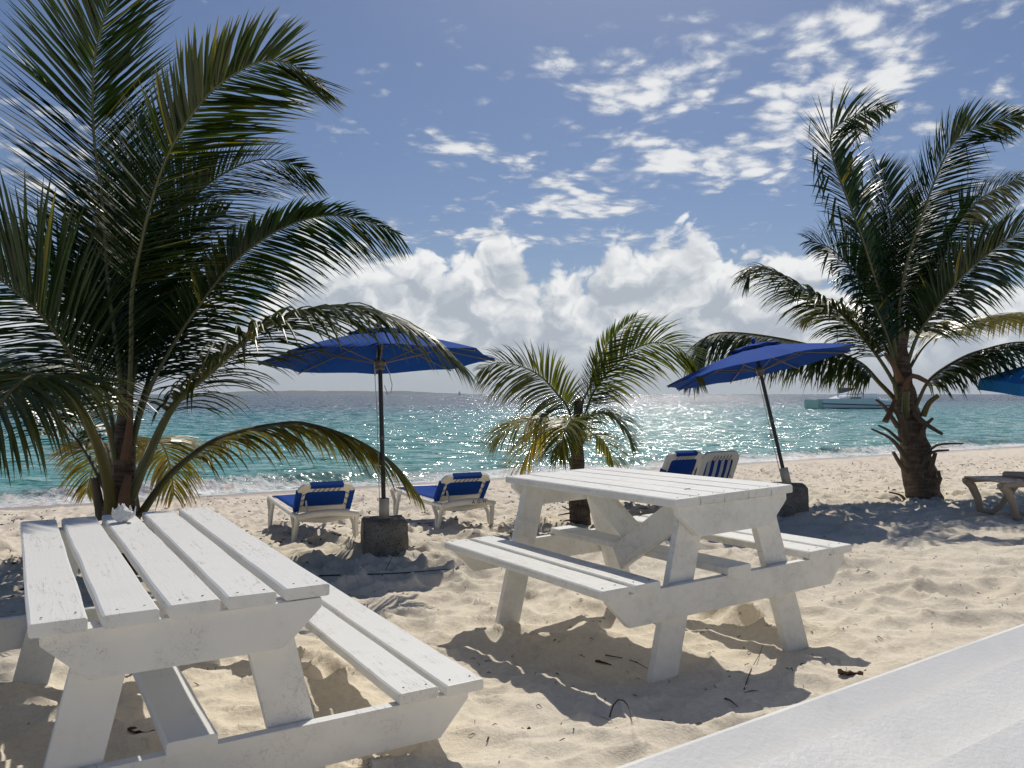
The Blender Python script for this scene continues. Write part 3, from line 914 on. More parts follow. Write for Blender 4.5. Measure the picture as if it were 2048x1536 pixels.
# ------------------------------------------------------------------ sun loungers
def sling_mesh(w, pts, th=.006, seed=0, sag=.02, nx=6):
    """sling of width w along a path of (y, z) points"""
    mb = MB(); vs = []; k = len(pts)
    for lay in (0, 1):
        for i, (y, z) in enumerate(pts):
            for j in range(nx + 1):
                q = j / nx
                vs.append((-w / 2 + w * q, y, z - sag * math.sin(math.pi * q) * math.sin(math.pi * (i + .3) / (k - .4)) - lay * th))
    N = k * (nx + 1); fs = []
    for i in range(k - 1):
        for j in range(nx):
            a_ = i * (nx + 1) + j
            fs.append((a_, a_ + 1, a_ + nx + 2, a_ + nx + 1)); fs.append((a_ + N + nx + 1, a_ + N + nx + 2, a_ + N + 1, a_ + N))
    for i in range(k - 1):
        for j0 in (0, nx):
            a_ = i * (nx + 1) + j0
            fs.append((a_, a_ + nx + 1, a_ + nx + 1 + N, a_ + N))
    mb.add(vs, fs, True)
    return mb

def lounger(pos, head_deg, label, back_ang=62., striped=False, letters=False, roll=0., BL=.42, hy=.34):
    """lounger whose foot points along head_deg; local +y is towards the foot, origin under the head end"""
    M = Matrix.Translation(pos) @ Matrix.Rotation(math.radians(head_deg - 90), 4, 'Z') @ Matrix.Rotation(math.radians(roll), 4, 'Y')
    root = empty('sun_lounger', M, label, 'sun lounger')
    P = M_PLASTIC; W = .64; L = 1.86; H = .30
    hw = W / 2
    # side rails
    for s in (-1, 1):
        MB().tube([(s * hw, .0, H), (s * hw, .5, H - .01), (s * hw, 1.2, H - .005), (s * hw, L - .06, H + .015), (s * (hw - .03), L, H + .005)], [.030, .030, .028, .028, .022], 8, .9).build('side_rail', P, root)
        for y0, sp in ((.06, .17), (L - .32, .20)):
            # each leg is a V of two moulded blades
            foot = Vector((s * (hw + .025), y0 + sp * .45, -.06))
            mb = MB()
            mb.tube([(s * hw, y0 - .02, H), (s * (hw + .012), y0 + sp * .12, H * .55), foot + Vector((0, -.02, 0))], [.030, .026, .022], 6, .75)
            mb.tube([(s * hw, y0 + sp + .10, H - .01), (s * (hw + .012), y0 + sp * .75, H * .55), foot + Vector((0, .02, 0))], [.030, .024, .020], 6, .75)
            mb.build('leg', P, root)
    # bowed rear beam and cross members
    MB().tube([(-hw, .0, H), (-hw * .6, -.015, H + .025), (0, -.02, H + .035), (hw * .6, -.015, H + .025), (hw, .0, H)], [.032, .034, .036, .034, .032], 8, 1.15).build('rear_beam', P, root)
    MB().tube([(-hw, .22, H - .04), (0, .21, H - .075), (hw, .22, H - .04)], .028, 8, 1.3).build('cross_beam', P, root)
    MB().tube([(-hw + .02, L - .01, H + .01), (0, L + .015, H + .015), (hw - .02, L - .01, H + .01)], .024, 8).build('foot_beam', P, root)
    mm = M_STRIPE if striped else M_MESH
    sling_mesh(W - .10, [(hy + .02, H + .035), (.75, H + .03), (1.15, H + .03), (1.45, H + .032), (1.72, H + .035), (L - .02, H + .03)], seed=1).build('seat_sling', mm, root)
    # tilted backrest: a moulded frame with a laced sling
    ba = math.radians(back_ang)
    B = Matrix.Translation((0, hy - .02, H + .02)) @ Matrix.Rotation(-ba, 4, 'X') @ Matrix.Rotation(math.pi, 4, 'Z')
    # in the backrest's own frame +y runs up the back, -z is its rear face
    bw = .31
    mb = MB()
    outer = []; inner = []
    def rr(w_, y0, y1, r_, nn=5):
        pts = []
        for (cx, cy, a0) in ((w_ - r_, y0 + .02, 270), (w_ - r_, y1 - r_, 0), (-w_ + r_, y1 - r_, 90), (-w_ + r_, y0 + .02, 180)):
            rad_ = r_ if cy > (y0 + .1) else .02
            cx_ = (w_ - rad_) if cx > 0 else (-w_ + rad_)
            for k in range(nn):
                a_ = math.radians(a0 + 90 * k / (nn - 1)); pts.append((cx_ + rad_ * math.cos(a_), cy + rad_ * math.sin(a_)))
        return pts
    po = rr(bw, 0, BL, .10); pi_ = rr(bw - .085, .09, BL - .10, .04)
    n_ = len(po); vs = []
    for z in (.018, -.018):
        vs += [(x, y, z) for x, y in po] + [(x, y, z) for x, y in pi_]
    fs = []
    for k in range(n_):
        k2 = (k + 1) % n_
        fs += [(k, k2, n_ + k2, n_ + k), (2 * n_ + k, 3 * n_ + k, 3 * n_ + k2, 2 * n_ + k2), (k, 2 * n_ + k, 2 * n_ + k2, k2), (n_ + k, n_ + k2, 3 * n_ + k2, 3 * n_ + k)]
    mb.add(vs, fs)
    br = mb.build('backrest', P, root, B)
    # quilted ribs moulded on the frame back
    rb = MB()
    for k in range(5):
        y_ = .05 + k * .085
        for s in (-1, 1):
            rb.tube([(s * (bw - .012), y_, -.019), (s * (bw - .075), y_ + .05, -.019)], .004, 4)
    for k in range(6):
        x_ = -.17 + k * .065
        rb.tube([(x_, BL - .012, -.019), (x_ + .035, BL - .09, -.019)], .004, 4)
    rb.build('frame_ribs', P, br, kind='stuff')
    # sling stretched over the front; wraps over the top edge and over the sides
    sling_mesh(2 * (bw - .075), [(.06, .004), (.06 + (BL - .145) * .33, -.006), (.06 + (BL - .145) * .66, -.006), (BL - .085, .004)], sag=.012).build('back_sling', mm, br)
    if not striped:
        MB().box((0, BL + .002, -.002), (.36, .016, .056)).box((0, BL - .020, -.024), (.36, .044, .006)).build('sling_hem', mm, br)
        for q in (-1, 1):
            MB().box((q * (bw + .003), .17, 0), (.014, .30, .052)).box((q * (bw - .022), .17, -.024), (.05, .29, .006)).build('sling_hem', mm, br)
    lc = MB()
    for k in range(6):
        x_ = -.15 + k * .055
        lc.tube([(x_, BL - .04, -.027), (x_ + .01, BL - .07, -.027), (x_ + .03, BL - .10, -.024)], .0035, 4)
    for s in (-1, 1):
        for k in range(3):
            y_ = .10 + k * .085
            lc.tube([(s * (bw - .05), y_, -.027), (s * (bw - .09), y_ + .03, -.024)], .0035, 4)
    lc.build('lacing', M_DARKCORD, br, kind='stuff')
    MB().tube([(-.2, .10, H - .02), (-.2, hy * .62, H + .17)], .012, 6).build('back_prop', P, root)
    if letters:
        cu = bpy.data.curves.new('letters', 'FONT'); cu.body = 'A.G.H'; cu.size = .058; cu.extrude = .001; cu.align_x = 'CENTER'; cu.space_character = 1.25
        to = bpy.data.objects.new('letters_tmp', cu); COL.objects.link(to)
        dg = bpy.context.evaluated_depsgraph_get()
        tm = bpy.data.meshes.new_from_object(to.evaluated_get(dg))
        bpy.data.objects.remove(to)
        link('lettering', tm, M_DARKCORD, root, Matrix.Translation((.10, -.0565, H + .012)) @ Matrix.Rotation(math.radians(90), 4, 'X'))
    return root

def ground_pt(x, y, dz=0.): return Vector((x, y, sand(x, y) + dz))
def zavg(x, y, yaw, L=1.3):
    return float(np.mean([sand(x + math.cos(math.radians(yaw)) * q, y + math.sin(math.radians(yaw)) * q) for q in (0, .4, .8, 1.2)]))
for (x, y, yaw, lab, ba, st, le) in (
        (-2.0, 9.0, 116, 'cream sun lounger with blue sling left of the concrete block', 50, False, False),
        (-.50, 9.65, 117, 'cream sun lounger with blue sling and A.G.H lettered on its rear beam', 50, False, True),
        (2.31, 10.75, 120, 'cream sun lounger with plain blue back, partly hidden by its striped neighbour', 62, False, False),
        (2.48, 9.45, 124, 'cream sun lounger with blue and white striped upright back', 68, True, False)):
    lounger(Vector((x, y, zavg(x, y, yaw) + .02)), yaw, lab, ba, st, le, BL=.60 if st else (.56 if ba > 60 else .42))

# tan lounger at the right edge, seen from the side
def tan_lounger(x, y, yaw):
    M = Matrix.Translation((x, y, zavg(x, y, yaw) + .01)) @ Matrix.Rotation(math.radians(yaw), 4, 'Z')
    root = empty('beach_lounger', M, 'tan plastic beach lounger with curved legs at the right edge', 'sun lounger')
    for s in (-1, 1):
        yy = s * .29
        MB().tube([(.0, yy, .36), (.25, yy, .375), (.8, yy, .375), (1.4, yy, .38), (1.75, yy, .42)], [.03, .035, .035, .035, .03], 8, 1.0).build('side_rail', M_TAN, root)
        MB().tube([(.02, yy, .36), (.10, yy, .30), (.17, yy, .16), (.20, yy, .02), (.34, yy, -.01), (.44, yy, .05), (.56, yy, .20), (.66, yy, .33)], [.045, .055, .05, .045, .038, .036, .042, .05], 8, .8).build('leg', M_TAN, root)
        MB().tube([(1.05, yy, .34), (1.15, yy, .20), (1.30, yy, .02), (1.42, yy, .0), (1.50, yy, .16), (1.58, yy, .36)], [.045, .045, .04, .04, .045, .05], 8, .8).build('leg', M_TAN, root)
    for k in range(12):
        MB().box((.05 + k * .1, 0, .40), (.082, .60, .016)).build('slat', M_TAN, root, bevel=.004)
    bk = MB()
    bk.box((0, 0, 0), (.62, .58, .03))
    bk.build('backrest', M_TAN, root, Matrix.Translation((1.5, 0, .50)) @ Matrix.Rotation(math.radians(-22), 4, 'Y'), bevel=.01)
    MB().tube([(.5, -.27, .42), (.5, 0, .44), (.5, .27, .42)], .045, 8).build('head_roll', M_TAN, root)
    return root
tan_lounger(5.19, 9.15, 6)

# ------------------------------------------------------------------ coconut palms
def catmull(pts, n):
    P = [Vector(p) for p in pts]
    P = [P[0] * 2 - P[1]] + P + [P[-1] * 2 - P[-2]]
    segs = len(P) - 3; out_ = []
    for i in range(n):
        q = i / (n - 1) * segs; k = min(int(q), segs - 1); t_ = q - k
        a, b, c_, d = P[k:k + 4]
        out_.append(.5 * ((2 * b) + (c_ - a) * t_ + (2 * a - 5 * b + 4 * c_ - d) * t_ * t_ + (3 * b - a - 3 * c_ + d) * t_ ** 3))
    # resample by length
    ln = [0.]
    for i in range(1, n): ln.append(ln[-1] + (out_[i] - out_[i - 1]).length)
    res = []
    for i in range(n):
        s_ = ln[-1] * i / (n - 1)
        k = max(0, min(n - 2, int(np.searchsorted(ln, s_)) - 1))
        f_ = (s_ - ln[k]) / max(1e-9, ln[k + 1] - ln[k])
        res.append(out_[k].lerp(out_[k + 1], min(1, max(0, f_))))
    return res, ln[-1]

def frond(root, pts, side=None, maxlen=.75, droop=.5, per_m=46, petiole=.22, yellow=0., seed=0, r0=.026, old=False, wind=(0, 0, 0), width=.037, lift=.25, broken=.0, face=.6, leaf=None, asym=(1., 1.)):
    """one palm leaf: stalk + two ranks of folded leaflets. side = vector of one blade side (else from gravity)"""
    r = random.Random(seed)
    Minv = root.matrix_world.inverted()
    n = 48
    path, length = catmull(pts, n)
    mb = MB()
    mb.tube([Minv @ p for p in path], [r0 * (1 - .86 * (i / (n - 1)) ** .75) + .0015 for i in range(n)], 7, .7)
    fo_ = mb.build('frond', M_RACHIS_OLD if old else M_RACHIS, root)
    lv = MB()
    wv = Vector(wind)
    cnt = int(length * (1 - petiole) * per_m)
    for sgn in (-1, 1):
        for k in range(cnt):
            q = petiole + (1 - petiole) * (k + r.uniform(.1, .9)) / cnt
            i = min(n - 2, int(q * (n - 1))); f_ = q * (n - 1) - i
            p = path[i].lerp(path[i + 1], f_)
            T = (path[min(n - 1, i + 2)] - path[max(0, i - 1)]).normalized()
            if side is None:
                Sv = T.cross(Vector((0, 0, 1)))
                if Sv.length < .2: Sv = T.cross(Vector((0, 1, .2)))
            else:
                Sv = Vector(side); Sv = Sv - T * Sv.dot(T)
            Sv.normalize(); U = Sv.cross(T).normalized()
            if side is None and U.z < 0: U = -U
            if side is not None and U.dot(Vector((0, -.3, 1))) < 0: U = -U
            qq = (q - petiole) / (1 - petiole)
            Ln = maxlen * 1.2 * (.42 + .58 * math.sin(math.pi * min(1, (qq * .80 + .17))) ** .8) * r.uniform(.86, 1.08)
            Ln *= asym[0] if sgn < 0 else asym[1]
            if qq > .82: Ln *= 1 - (qq - .82) * 2.3
            phi = math.radians(62 - 34 * qq + r.uniform(-6, 6))
            d = (T * math.cos(phi) + Sv * sgn * math.sin(phi) + U * (lift + r.uniform(-.12, .12))).normalized()
            dr = droop * r.uniform(.75, 1.3)
            wd = width * (.55 + .45 * math.sin(math.pi * min(1, qq + .15))) * r.uniform(.85, 1.1)
            segs = 5
            pos = p.copy(); cur = d.copy()
            brk = r.random() < broken; bk = r.randint(2, 3)
            ctr = [pos.copy()]; dirs = [cur.copy()]
            for s_ in range(segs):
                step = Ln / segs
                cur = (cur + Vector((0, 0, -1)) * dr * (.10 + .30 * (s_ + 1) / segs) + wv * (.25 * (s_ + 1) / segs)).normalized()
                if brk and s_ == bk: cur = (cur * .25 + Vector((r.uniform(-.3, .3), r.uniform(-.3, .3), -1))).normalized()
                pos = pos + cur * step
                ctr.append(pos.copy()); dirs.append(cur.copy())
            prof = (.45, .95, 1., .82, .5, .04)
            yl = min(1, max(0, yellow * r.uniform(.5, 1.4) + (r.random() < .03) * .5))
            gr = r.random()
            base_n = (U * face + Vector((0, 0, 1)) + Vector((r.uniform(-.12, .12), r.uniform(-.12, .12), 0))).normalized()
            vs = []; cols = []
            for s_, c_ in enumerate(ctr):
                D = dirs[s_]
                w_dir = base_n.cross(D)
                if w_dir.length < 1e-3: w_dir = Sv.copy()
                w_dir.normalize()
                nn = D.cross(w_dir).normalized()
                hw = wd * prof[s_] * .5
                # the leaflet is folded along its midrib
                vs += [Minv @ (c_ - w_dir * hw - nn * hw * .45), Minv @ c_, Minv @ (c_ + w_dir * hw - nn * hw * .45)]
                yy = min(1, yl + (.25 if (s_ == segs and yellow > .05) else 0) + (.35 * yellow if s_ >= segs - 1 else 0))
                cols += [(yy, gr, 0)] * 3
            fs = []
            for s_ in range(segs):
                a_ = s_ * 3
                fs += [(a_, a_ + 1, a_ + 4, a_ + 3), (a_ + 1, a_ + 2, a_ + 5, a_ + 4)]
            b_ = len(lv.v)
            lv.v += [tuple(v_) for v_ in vs]; lv.f += [tuple(x_ + b_ for x_ in f__) for f__ in fs]; lv.sm += [False] * len(fs); lv.c += cols
    lv.build('leaflets', leaf or M_LEAF, fo_, kind='stuff')
    return fo_

def px_path(lst, y0):
    """control points (u, v, dy): pixel and metres nearer (-) or farther (+) than the trunk"""
    return [at(u, v, y0 + dy) for u, v, dy in lst]

def trunk_mesh(root, pts, rads, name='trunk', n=20, rings=44, seed=0, rough=.18):
    Minv = root.matrix_world.inverted()
    path, L_ = catmull(pts, rings)
    vs = []; fs = []
    for i, p in enumerate(path):
        q = i / (rings - 1)
        rr_ = np.interp(q, np.linspace(0, 1, len(rads)), rads)
        for j in range(n):
            a = 2 * math.pi * j / n
            w = 1 + rough * mnoise.noise(Vector((math.cos(a) * 1.6, math.sin(a) * 1.6, q * 13 + seed))) + rough * .28 * (((q * 11 + j / n * 1.0 + .4 * mnoise.noise(Vector((j * .5, q * 5, seed)))) % 1.0) - .5)
            vs.append(Minv @ (p + Vector((math.cos(a), math.sin(a), 0)) * rr_ * w))
    for i in range(rings - 1):
        for j in range(n):
            fs.append((i * n + j, i * n + (j + 1) % n, (i + 1) * n + (j + 1) % n, (i + 1) * n + j))
    fs.append(tuple((rings - 1) * n + j for j in range(n)))
    mb = MB(); mb.add(vs, fs, True)
    return mb.build(name, M_TRUNK, root)

def stub(root, pts, r0, r1, mtl=None, name='leaf_stub'):
    Minv = root.matrix_world.inverted()
    path, _ = catmull(pts, 8)
    MB().tube([Minv @ p for p in path], [r0 + (r1 - r0) * k / 7 for k in range(8)], 7, .55).build(name, mtl or M_STUB, root)

# --- the big palm on the left
Y1 = 7.0
bx = (240 - 1024) / F * Y1
palm1 = empty('coconut_palm', (bx, Y1, sand(bx, Y1) - .05), 'large leafy coconut palm behind the left picnic table', 'palm tree')
trunk_mesh(palm1, [(bx, Y1, sand(bx, Y1) - .1), at(244, 1030, Y1), at(247, 930, Y1), at(250, 850, Y1), at(253, 770, Y1)], [.20, .17, .12, .075, .035], seed=2)
f1 = [
 # path, kwargs
 ([(244, 900, 0), (240, 760, .0), (214, 562, .1), (203, 410, .15), (185, 273, .1), (182, 156, -.05), (188, 98, -.15), (207, 20, -.3), (232, -70, -.6)], dict(side=(1, .55, .12), maxlen=.84, droop=.10, yellow=.03, lift=.22, petiole=.22, face=.5, per_m=58)),
 ([(256, 900, 0), (262, 700, -.1), (262, 600, -.2), (274, 519, -.3), (304, 390, -.4), (343, 289, -.5), (406, 195, -.6), (468, 144, -.7), (528, 117, -.75), (588, 128, -.8), (632, 166, -.85)], dict(side=(.75, .25, -.75), maxlen=.74, droop=.16, yellow=.10, petiole=.34, lift=.10, face=.3, wind=(.15, 0, .04), asym=(.66, 1.), per_m=62)),
 ([(254, 880, 0), (262, 700, .2), (285, 575, .35), (330, 470, .5), (390, 390, .6), (450, 343, .7), (520, 317, .75), (585, 328, .8), (628, 354, .8)], dict(side=(.65, .3, -.75), maxlen=.60, droop=.24, yellow=.08, lift=.1, face=.35, wind=(.2, 0, 0), asym=(.6, 1.15), per_m=60)),
 ([(256, 930, 0), (290, 800, .05), (345, 690, .1), (405, 600, .15), (470, 520, .2), (560, 457, .25), (650, 430, .3), (730, 440, .3), (798, 468, .3)], dict(side=(.35, .5, -.8), maxlen=.56, droop=.5, yellow=.05, lift=.05, face=.4, wind=(.15, 0, 0), asym=(.5, 1.2), per_m=60)),
 ([(262, 1000, -.05), (296, 915, -.12), (348, 810, -.2), (424, 740, -.3), (479, 690, -.4), (533, 651, -.45), (609, 623, -.5), (693, 611, -.55), (777, 631, -.6), (860, 673, -.6), (925, 730, -.6)], dict(maxlen=.70, droop=.72, yellow=.12, lift=.05, per_m=40, r0=.05, wind=(.12, 0, 0))),
 ([(282, 1030, -.05), (319, 976, .1), (357, 934, .2), (411, 892, .3), (466, 867, .45), (546, 850, .6), (609, 847, .75), (693, 871, .9), (756, 904, 1.0), (798, 938, 1.05), (840, 992, 1.1)], dict(maxlen=.58, droop=.85, yellow=.42, lift=.0, petiole=.20, old=True, r0=.045, wind=(.1, 0, 0))),
 ([(224, 1030, -.1), (218, 970, -.25), (201, 904, -.5), (168, 829, -.85), (124, 765, -1.25), (70, 750, -1.7), (15, 790, -2.1), (-40, 880, -2.4)], dict(maxlen=.72, droop=.62, yellow=.16, lift=.05, petiole=.40, old=True, r0=.055, per_m=42)),
 ([(236, 950, -.05), (215, 850, -.2), (168, 753, -.5), (122, 682, -.75), (67, 615, -1.0), (0, 560, -1.2), (-70, 520, -1.4), (-140, 520, -1.5)], dict(side=(.5, .3, .8), maxlen=.80, droop=.4, yellow=.05, lift=.1, face=.25, per_m=54, petiole=.3)),
 ([(222, 1000, 0), (170, 900, .2), (110, 830, .4), (50, 795, .6), (-20, 768, .8), (-110, 780, .9)], dict(maxlen=.62, droop=.7, yellow=.1)),
 ([(236, 1000, .1), (225, 930, .5), (215, 890, 1.0), (205, 890, 1.5), (190, 925, 1.9), (175, 985, 2.1)], dict(maxlen=.55, droop=.7, yellow=.5, petiole=.35, old=True)),
 ([(262, 1000, .1), (285, 920, .5), (305, 880, 1.0), (325, 890, 1.5), (340, 930, 1.8), (350, 990, 2.0)], dict(maxlen=.55, droop=.7, yellow=.55, petiole=.35, old=True)),
 ([(252, 880, 0), (254, 700, .2), (262, 520, .4), (268, 380, .6), (272, 290, .9), (272, 235, 1.2)], dict(side=(1, .2, .1), maxlen=.60, droop=.18, yellow=.02, lift=.3)),
 ([(250, 880, 0), (238, 720, .1), (226, 600, .3), (222, 470, .6), (232, 380, .9)], dict(side=(1, .4, .0), maxlen=.65, droop=.22, yellow=.02, lift=.3)),
 ([(254, 900, .1), (262, 740, .3), (276, 600, .5), (300, 480, .7), (330, 390, .9), (370, 320, 1.1)], dict(side=(.8, .3, -.4), maxlen=.66, droop=.2, yellow=.02, face=.4)),
 ([(254, 900, .0), (266, 760, .15), (292, 630, .35), (340, 530, .6), (395, 460, .8), (450, 425, 1.0)], dict(side=(.6, .3, -.7), maxlen=.7, droop=.3, yellow=.03, asym=(.6, 1.))),
 ([(250, 900, .1), (246, 760, .3), (238, 640, .5), (236, 520, .7), (244, 420, 1.0)], dict(side=(1, .2, .0), maxlen=.6, droop=.22, yellow=.02, face=.4)),
 ([(240, 930, .1), (216, 800, .3), (180, 690, .5), (140, 600, .7), (90, 540, .8), (40, 510, .9)], dict(side=(.6, .3, .7), maxlen=.8, droop=.35, yellow=.04)),
 ([(258, 920, .05), (290, 780, .4), (340, 660, .8), (400, 580, 1.2), (470, 550, 1.6), (540, 560, 1.9)], dict(maxlen=.70, droop=.6, yellow=.06)),
 ([(228, 980, .1), (200, 880, .4), (150, 790, .8), (100, 740, 1.2), (40, 730, 1.6), (-20, 770, 1.9)], dict(maxlen=.65, droop=.6, yellow=.08)),
]
for k, (lst, kw) in enumerate(f1):
    frond(palm1, px_path(lst, Y1), seed=100 + k, **kw)
stub(palm1, px_path([(252, 920, -.1), (260, 850, -.12), (264, 790, -.10)], Y1), .05, .012, M_SHEATH, 'sheath')
stub(palm1, px_path([(205, 1040, -.05), (196, 985, -.05), (190, 955, -.05)], Y1), .05, .03, M_STUB)
stub(palm1, px_path([(250, 1040, -.2), (250, 990, -.2), (258, 950, -.18)], Y1), .07, .03, M_SHEATH, 'sheath')

# --- the palm on the right
Y2 = 11.8
bx2 = (1848 - 1024) / F * Y2
palm2 = empty('coconut_palm', (bx2, Y2, sand(bx2, Y2) - .05), 'tall coconut palm at the right with broken leaf stubs along its trunk', 'palm tree')
trunk_mesh(palm2, [(bx2, Y2, sand(bx2, Y2) - .15), at(1846, 990, Y2), at(1836, 930, Y2), at(1820, 850, Y2), at(1808, 780, Y2), at(1803, 720, Y2), at(1800, 640, Y2)],
           [.275, .245, .205, .18, .15, .12, .085, .05], seed=9, rough=.30)
f2 = [
 ([(1800, 740, 0), (1780, 640, -.1), (1753, 563, -.2), (1727, 479, -.3), (1700, 405, -.3), (1677, 345, -.3), (1666, 305, -.3), (1664, 268, -.3), (1684, 244, -.25), (1722, 226, -.2), (1780, 212, -.1)], dict(side=(1, .4, .15), maxlen=.66, droop=.40, broken=.34, yellow=.04, wind=(.25, 0, .12), lift=.1, per_m=46)),
 ([(1800, 740, .1), (1792, 620, .2), (1786, 466, .3), (1774, 390, .4), (1760, 330, .5)], dict(side=(1, .2, 0), maxlen=.68, droop=.2, wind=(.2, 0, .1), lift=.3)),
 ([(1802, 740, 0), (1800, 612, -.1), (1818, 514, -.2), (1851, 417, -.3), (1883, 335, -.35), (1916, 277, -.4), (1975, 245, -.45), (2046, 228, -.5)], dict(side=(.8, .2, -.6), maxlen=.72, droop=.25, wind=(.3, 0, .0), lift=.1, broken=.06, asym=(.75, 1.))),
 ([(1804, 740, .05), (1825, 628, .1), (1867, 537, .15), (1916, 449, .2), (1968, 394, .3), (2045, 352, .4)], dict(side=(.5, .5, -.7), maxlen=.80, droop=.45, wind=(.3, 0, .0), asym=(.6, 1.))),
 ([(1806, 760, -.05), (1832, 680, -.1), (1862, 632, -.2), (1916, 563, -.3), (1981, 505, -.4), (2048, 459, -.5), (2115, 440, -.6)], dict(side=(.45, .5, -.75), maxlen=.95, droop=.6, wind=(.2, 0, 0), asym=(.6, 1.))),
 ([(1798, 800, -.05), (1788, 766, -.1), (1752, 708, -.2), (1694, 638, -.3), (1655, 606, -.35), (1590, 567, -.4), (1541, 540, -.4), (1508, 534, -.4), (1494, 565, -.4)], dict(maxlen=.68, droop=.75, yellow=.10, wind=(.1, 0, 0), lift=.0)),
 ([(1800, 830, .1), (1790, 800, .15), (1759, 766, .2), (1713, 722, .25), (1614, 689, .25), (1500, 668, .2), (1425, 668, .1), (1396, 700, .0), (1384, 760, -.05)], dict(maxlen=.80, droop=1.3, yellow=.06, petiole=.16, lift=-.1, old=True, r0=.04)),
 ([(1822, 840, -.1), (1838, 799, -.15), (1862, 757, -.2), (1916, 720, -.3), (1966, 700, -.35), (2045, 684, -.4), (2130, 700, -.5)], dict(maxlen=.72, droop=.95, yellow=.05, petiole=.2, lift=-.1, old=True)),
 ([(1806, 760, .2), (1850, 690, .6), (1910, 650, 1.1), (1980, 636, 1.6), (2050, 636, 2.0), (2130, 660, 2.4)], dict(maxlen=.75, droop=.8, yellow=.45)),
 ([(1800, 740, .1), (1760, 600, .5), (1740, 500, .9), (1730, 460, 1.3), (1720, 450, 1.7)], dict(maxlen=.6, droop=.35, side=(1, .3, 0))),
 ([(1803, 740, .1), (1822, 600, .4), (1838, 490, .7), (1846, 410, .9)], dict(side=(1, .1, -.2), maxlen=.62, droop=.25, wind=(.2, 0, 0))),
 ([(1798, 760, -.05), (1770, 660, -.15), (1722, 560, -.25), (1668, 500, -.3), (1620, 480, -.3)], dict(maxlen=.62, droop=.6, side=(.5, .4, .6), broken=.15)),
 ([(1798, 770, .1), (1770, 690, .4), (1720, 630, .8), (1660, 610, 1.2), (1610, 640, 1.5)], dict(maxlen=.68, droop=.7, yellow=.12)),
]
for k, (lst, kw) in enumerate(f2):
    frond(palm2, px_path(lst, Y2), seed=300 + k, **{**dict(per_m=56, r0=.032, width=.044), **kw})
for k, (a_, b_, c_, r0_, r1_, m_) in enumerate((
    ((1796, 855), (1770, 815), (1753, 800), .05, .028, None), ((1800, 882), (1775, 860), (1757, 851), .04, .022, None), ((1816, 925), (1785, 880), (1743, 858), .055, .022, None),
    ((1812, 945), (1798, 925), (1786, 904), .045, .03, None), ((1846, 832), (1858, 806), (1877, 791), .05, .035, M_RACHIS_OLD), ((1838, 880), (1850, 852), (1866, 836), .045, .022, None),
    ((1846, 918), (1872, 890), (1926, 887), .045, .016, None), ((1842, 935), (1862, 905), (1897, 900), .045, .022, None), ((1858, 945), (1864, 925), (1870, 906), .05, .03, None),
    ((1826, 825), (1852, 848), (1884, 868), .07, .04, None), ((1808, 855), (1796, 830), (1788, 820), .05, .03, None), ((1812, 880), (1806, 850), (1800, 826), .055, .04, None),
    ((1812, 834), (1811, 805), (1813, 782), .06, .05, M_RACHIS), ((1790, 800), (1780, 825), (1770, 843), .035, .05, M_SHEATH), ((1806, 790), (1822, 752), (1858, 765), .05, .03, M_SHEATH),
    ((1800, 760), (1790, 735), (1770, 705), .06, .02, M_SHEATH), ((1870, 950), (1878, 958), (1876, 941), .03, .02, None), ((1812, 1004), (1800, 990), (1778, 984), .03, .02, None))):
    stub(palm2, px_path([(a_[0], a_[1], -.22), (b_[0], b_[1], -.3), (c_[0], c_[1], -.35)], Y2), r0_, r1_, m_, 'sheath' if m_ is M_SHEATH else 'leaf_stub')

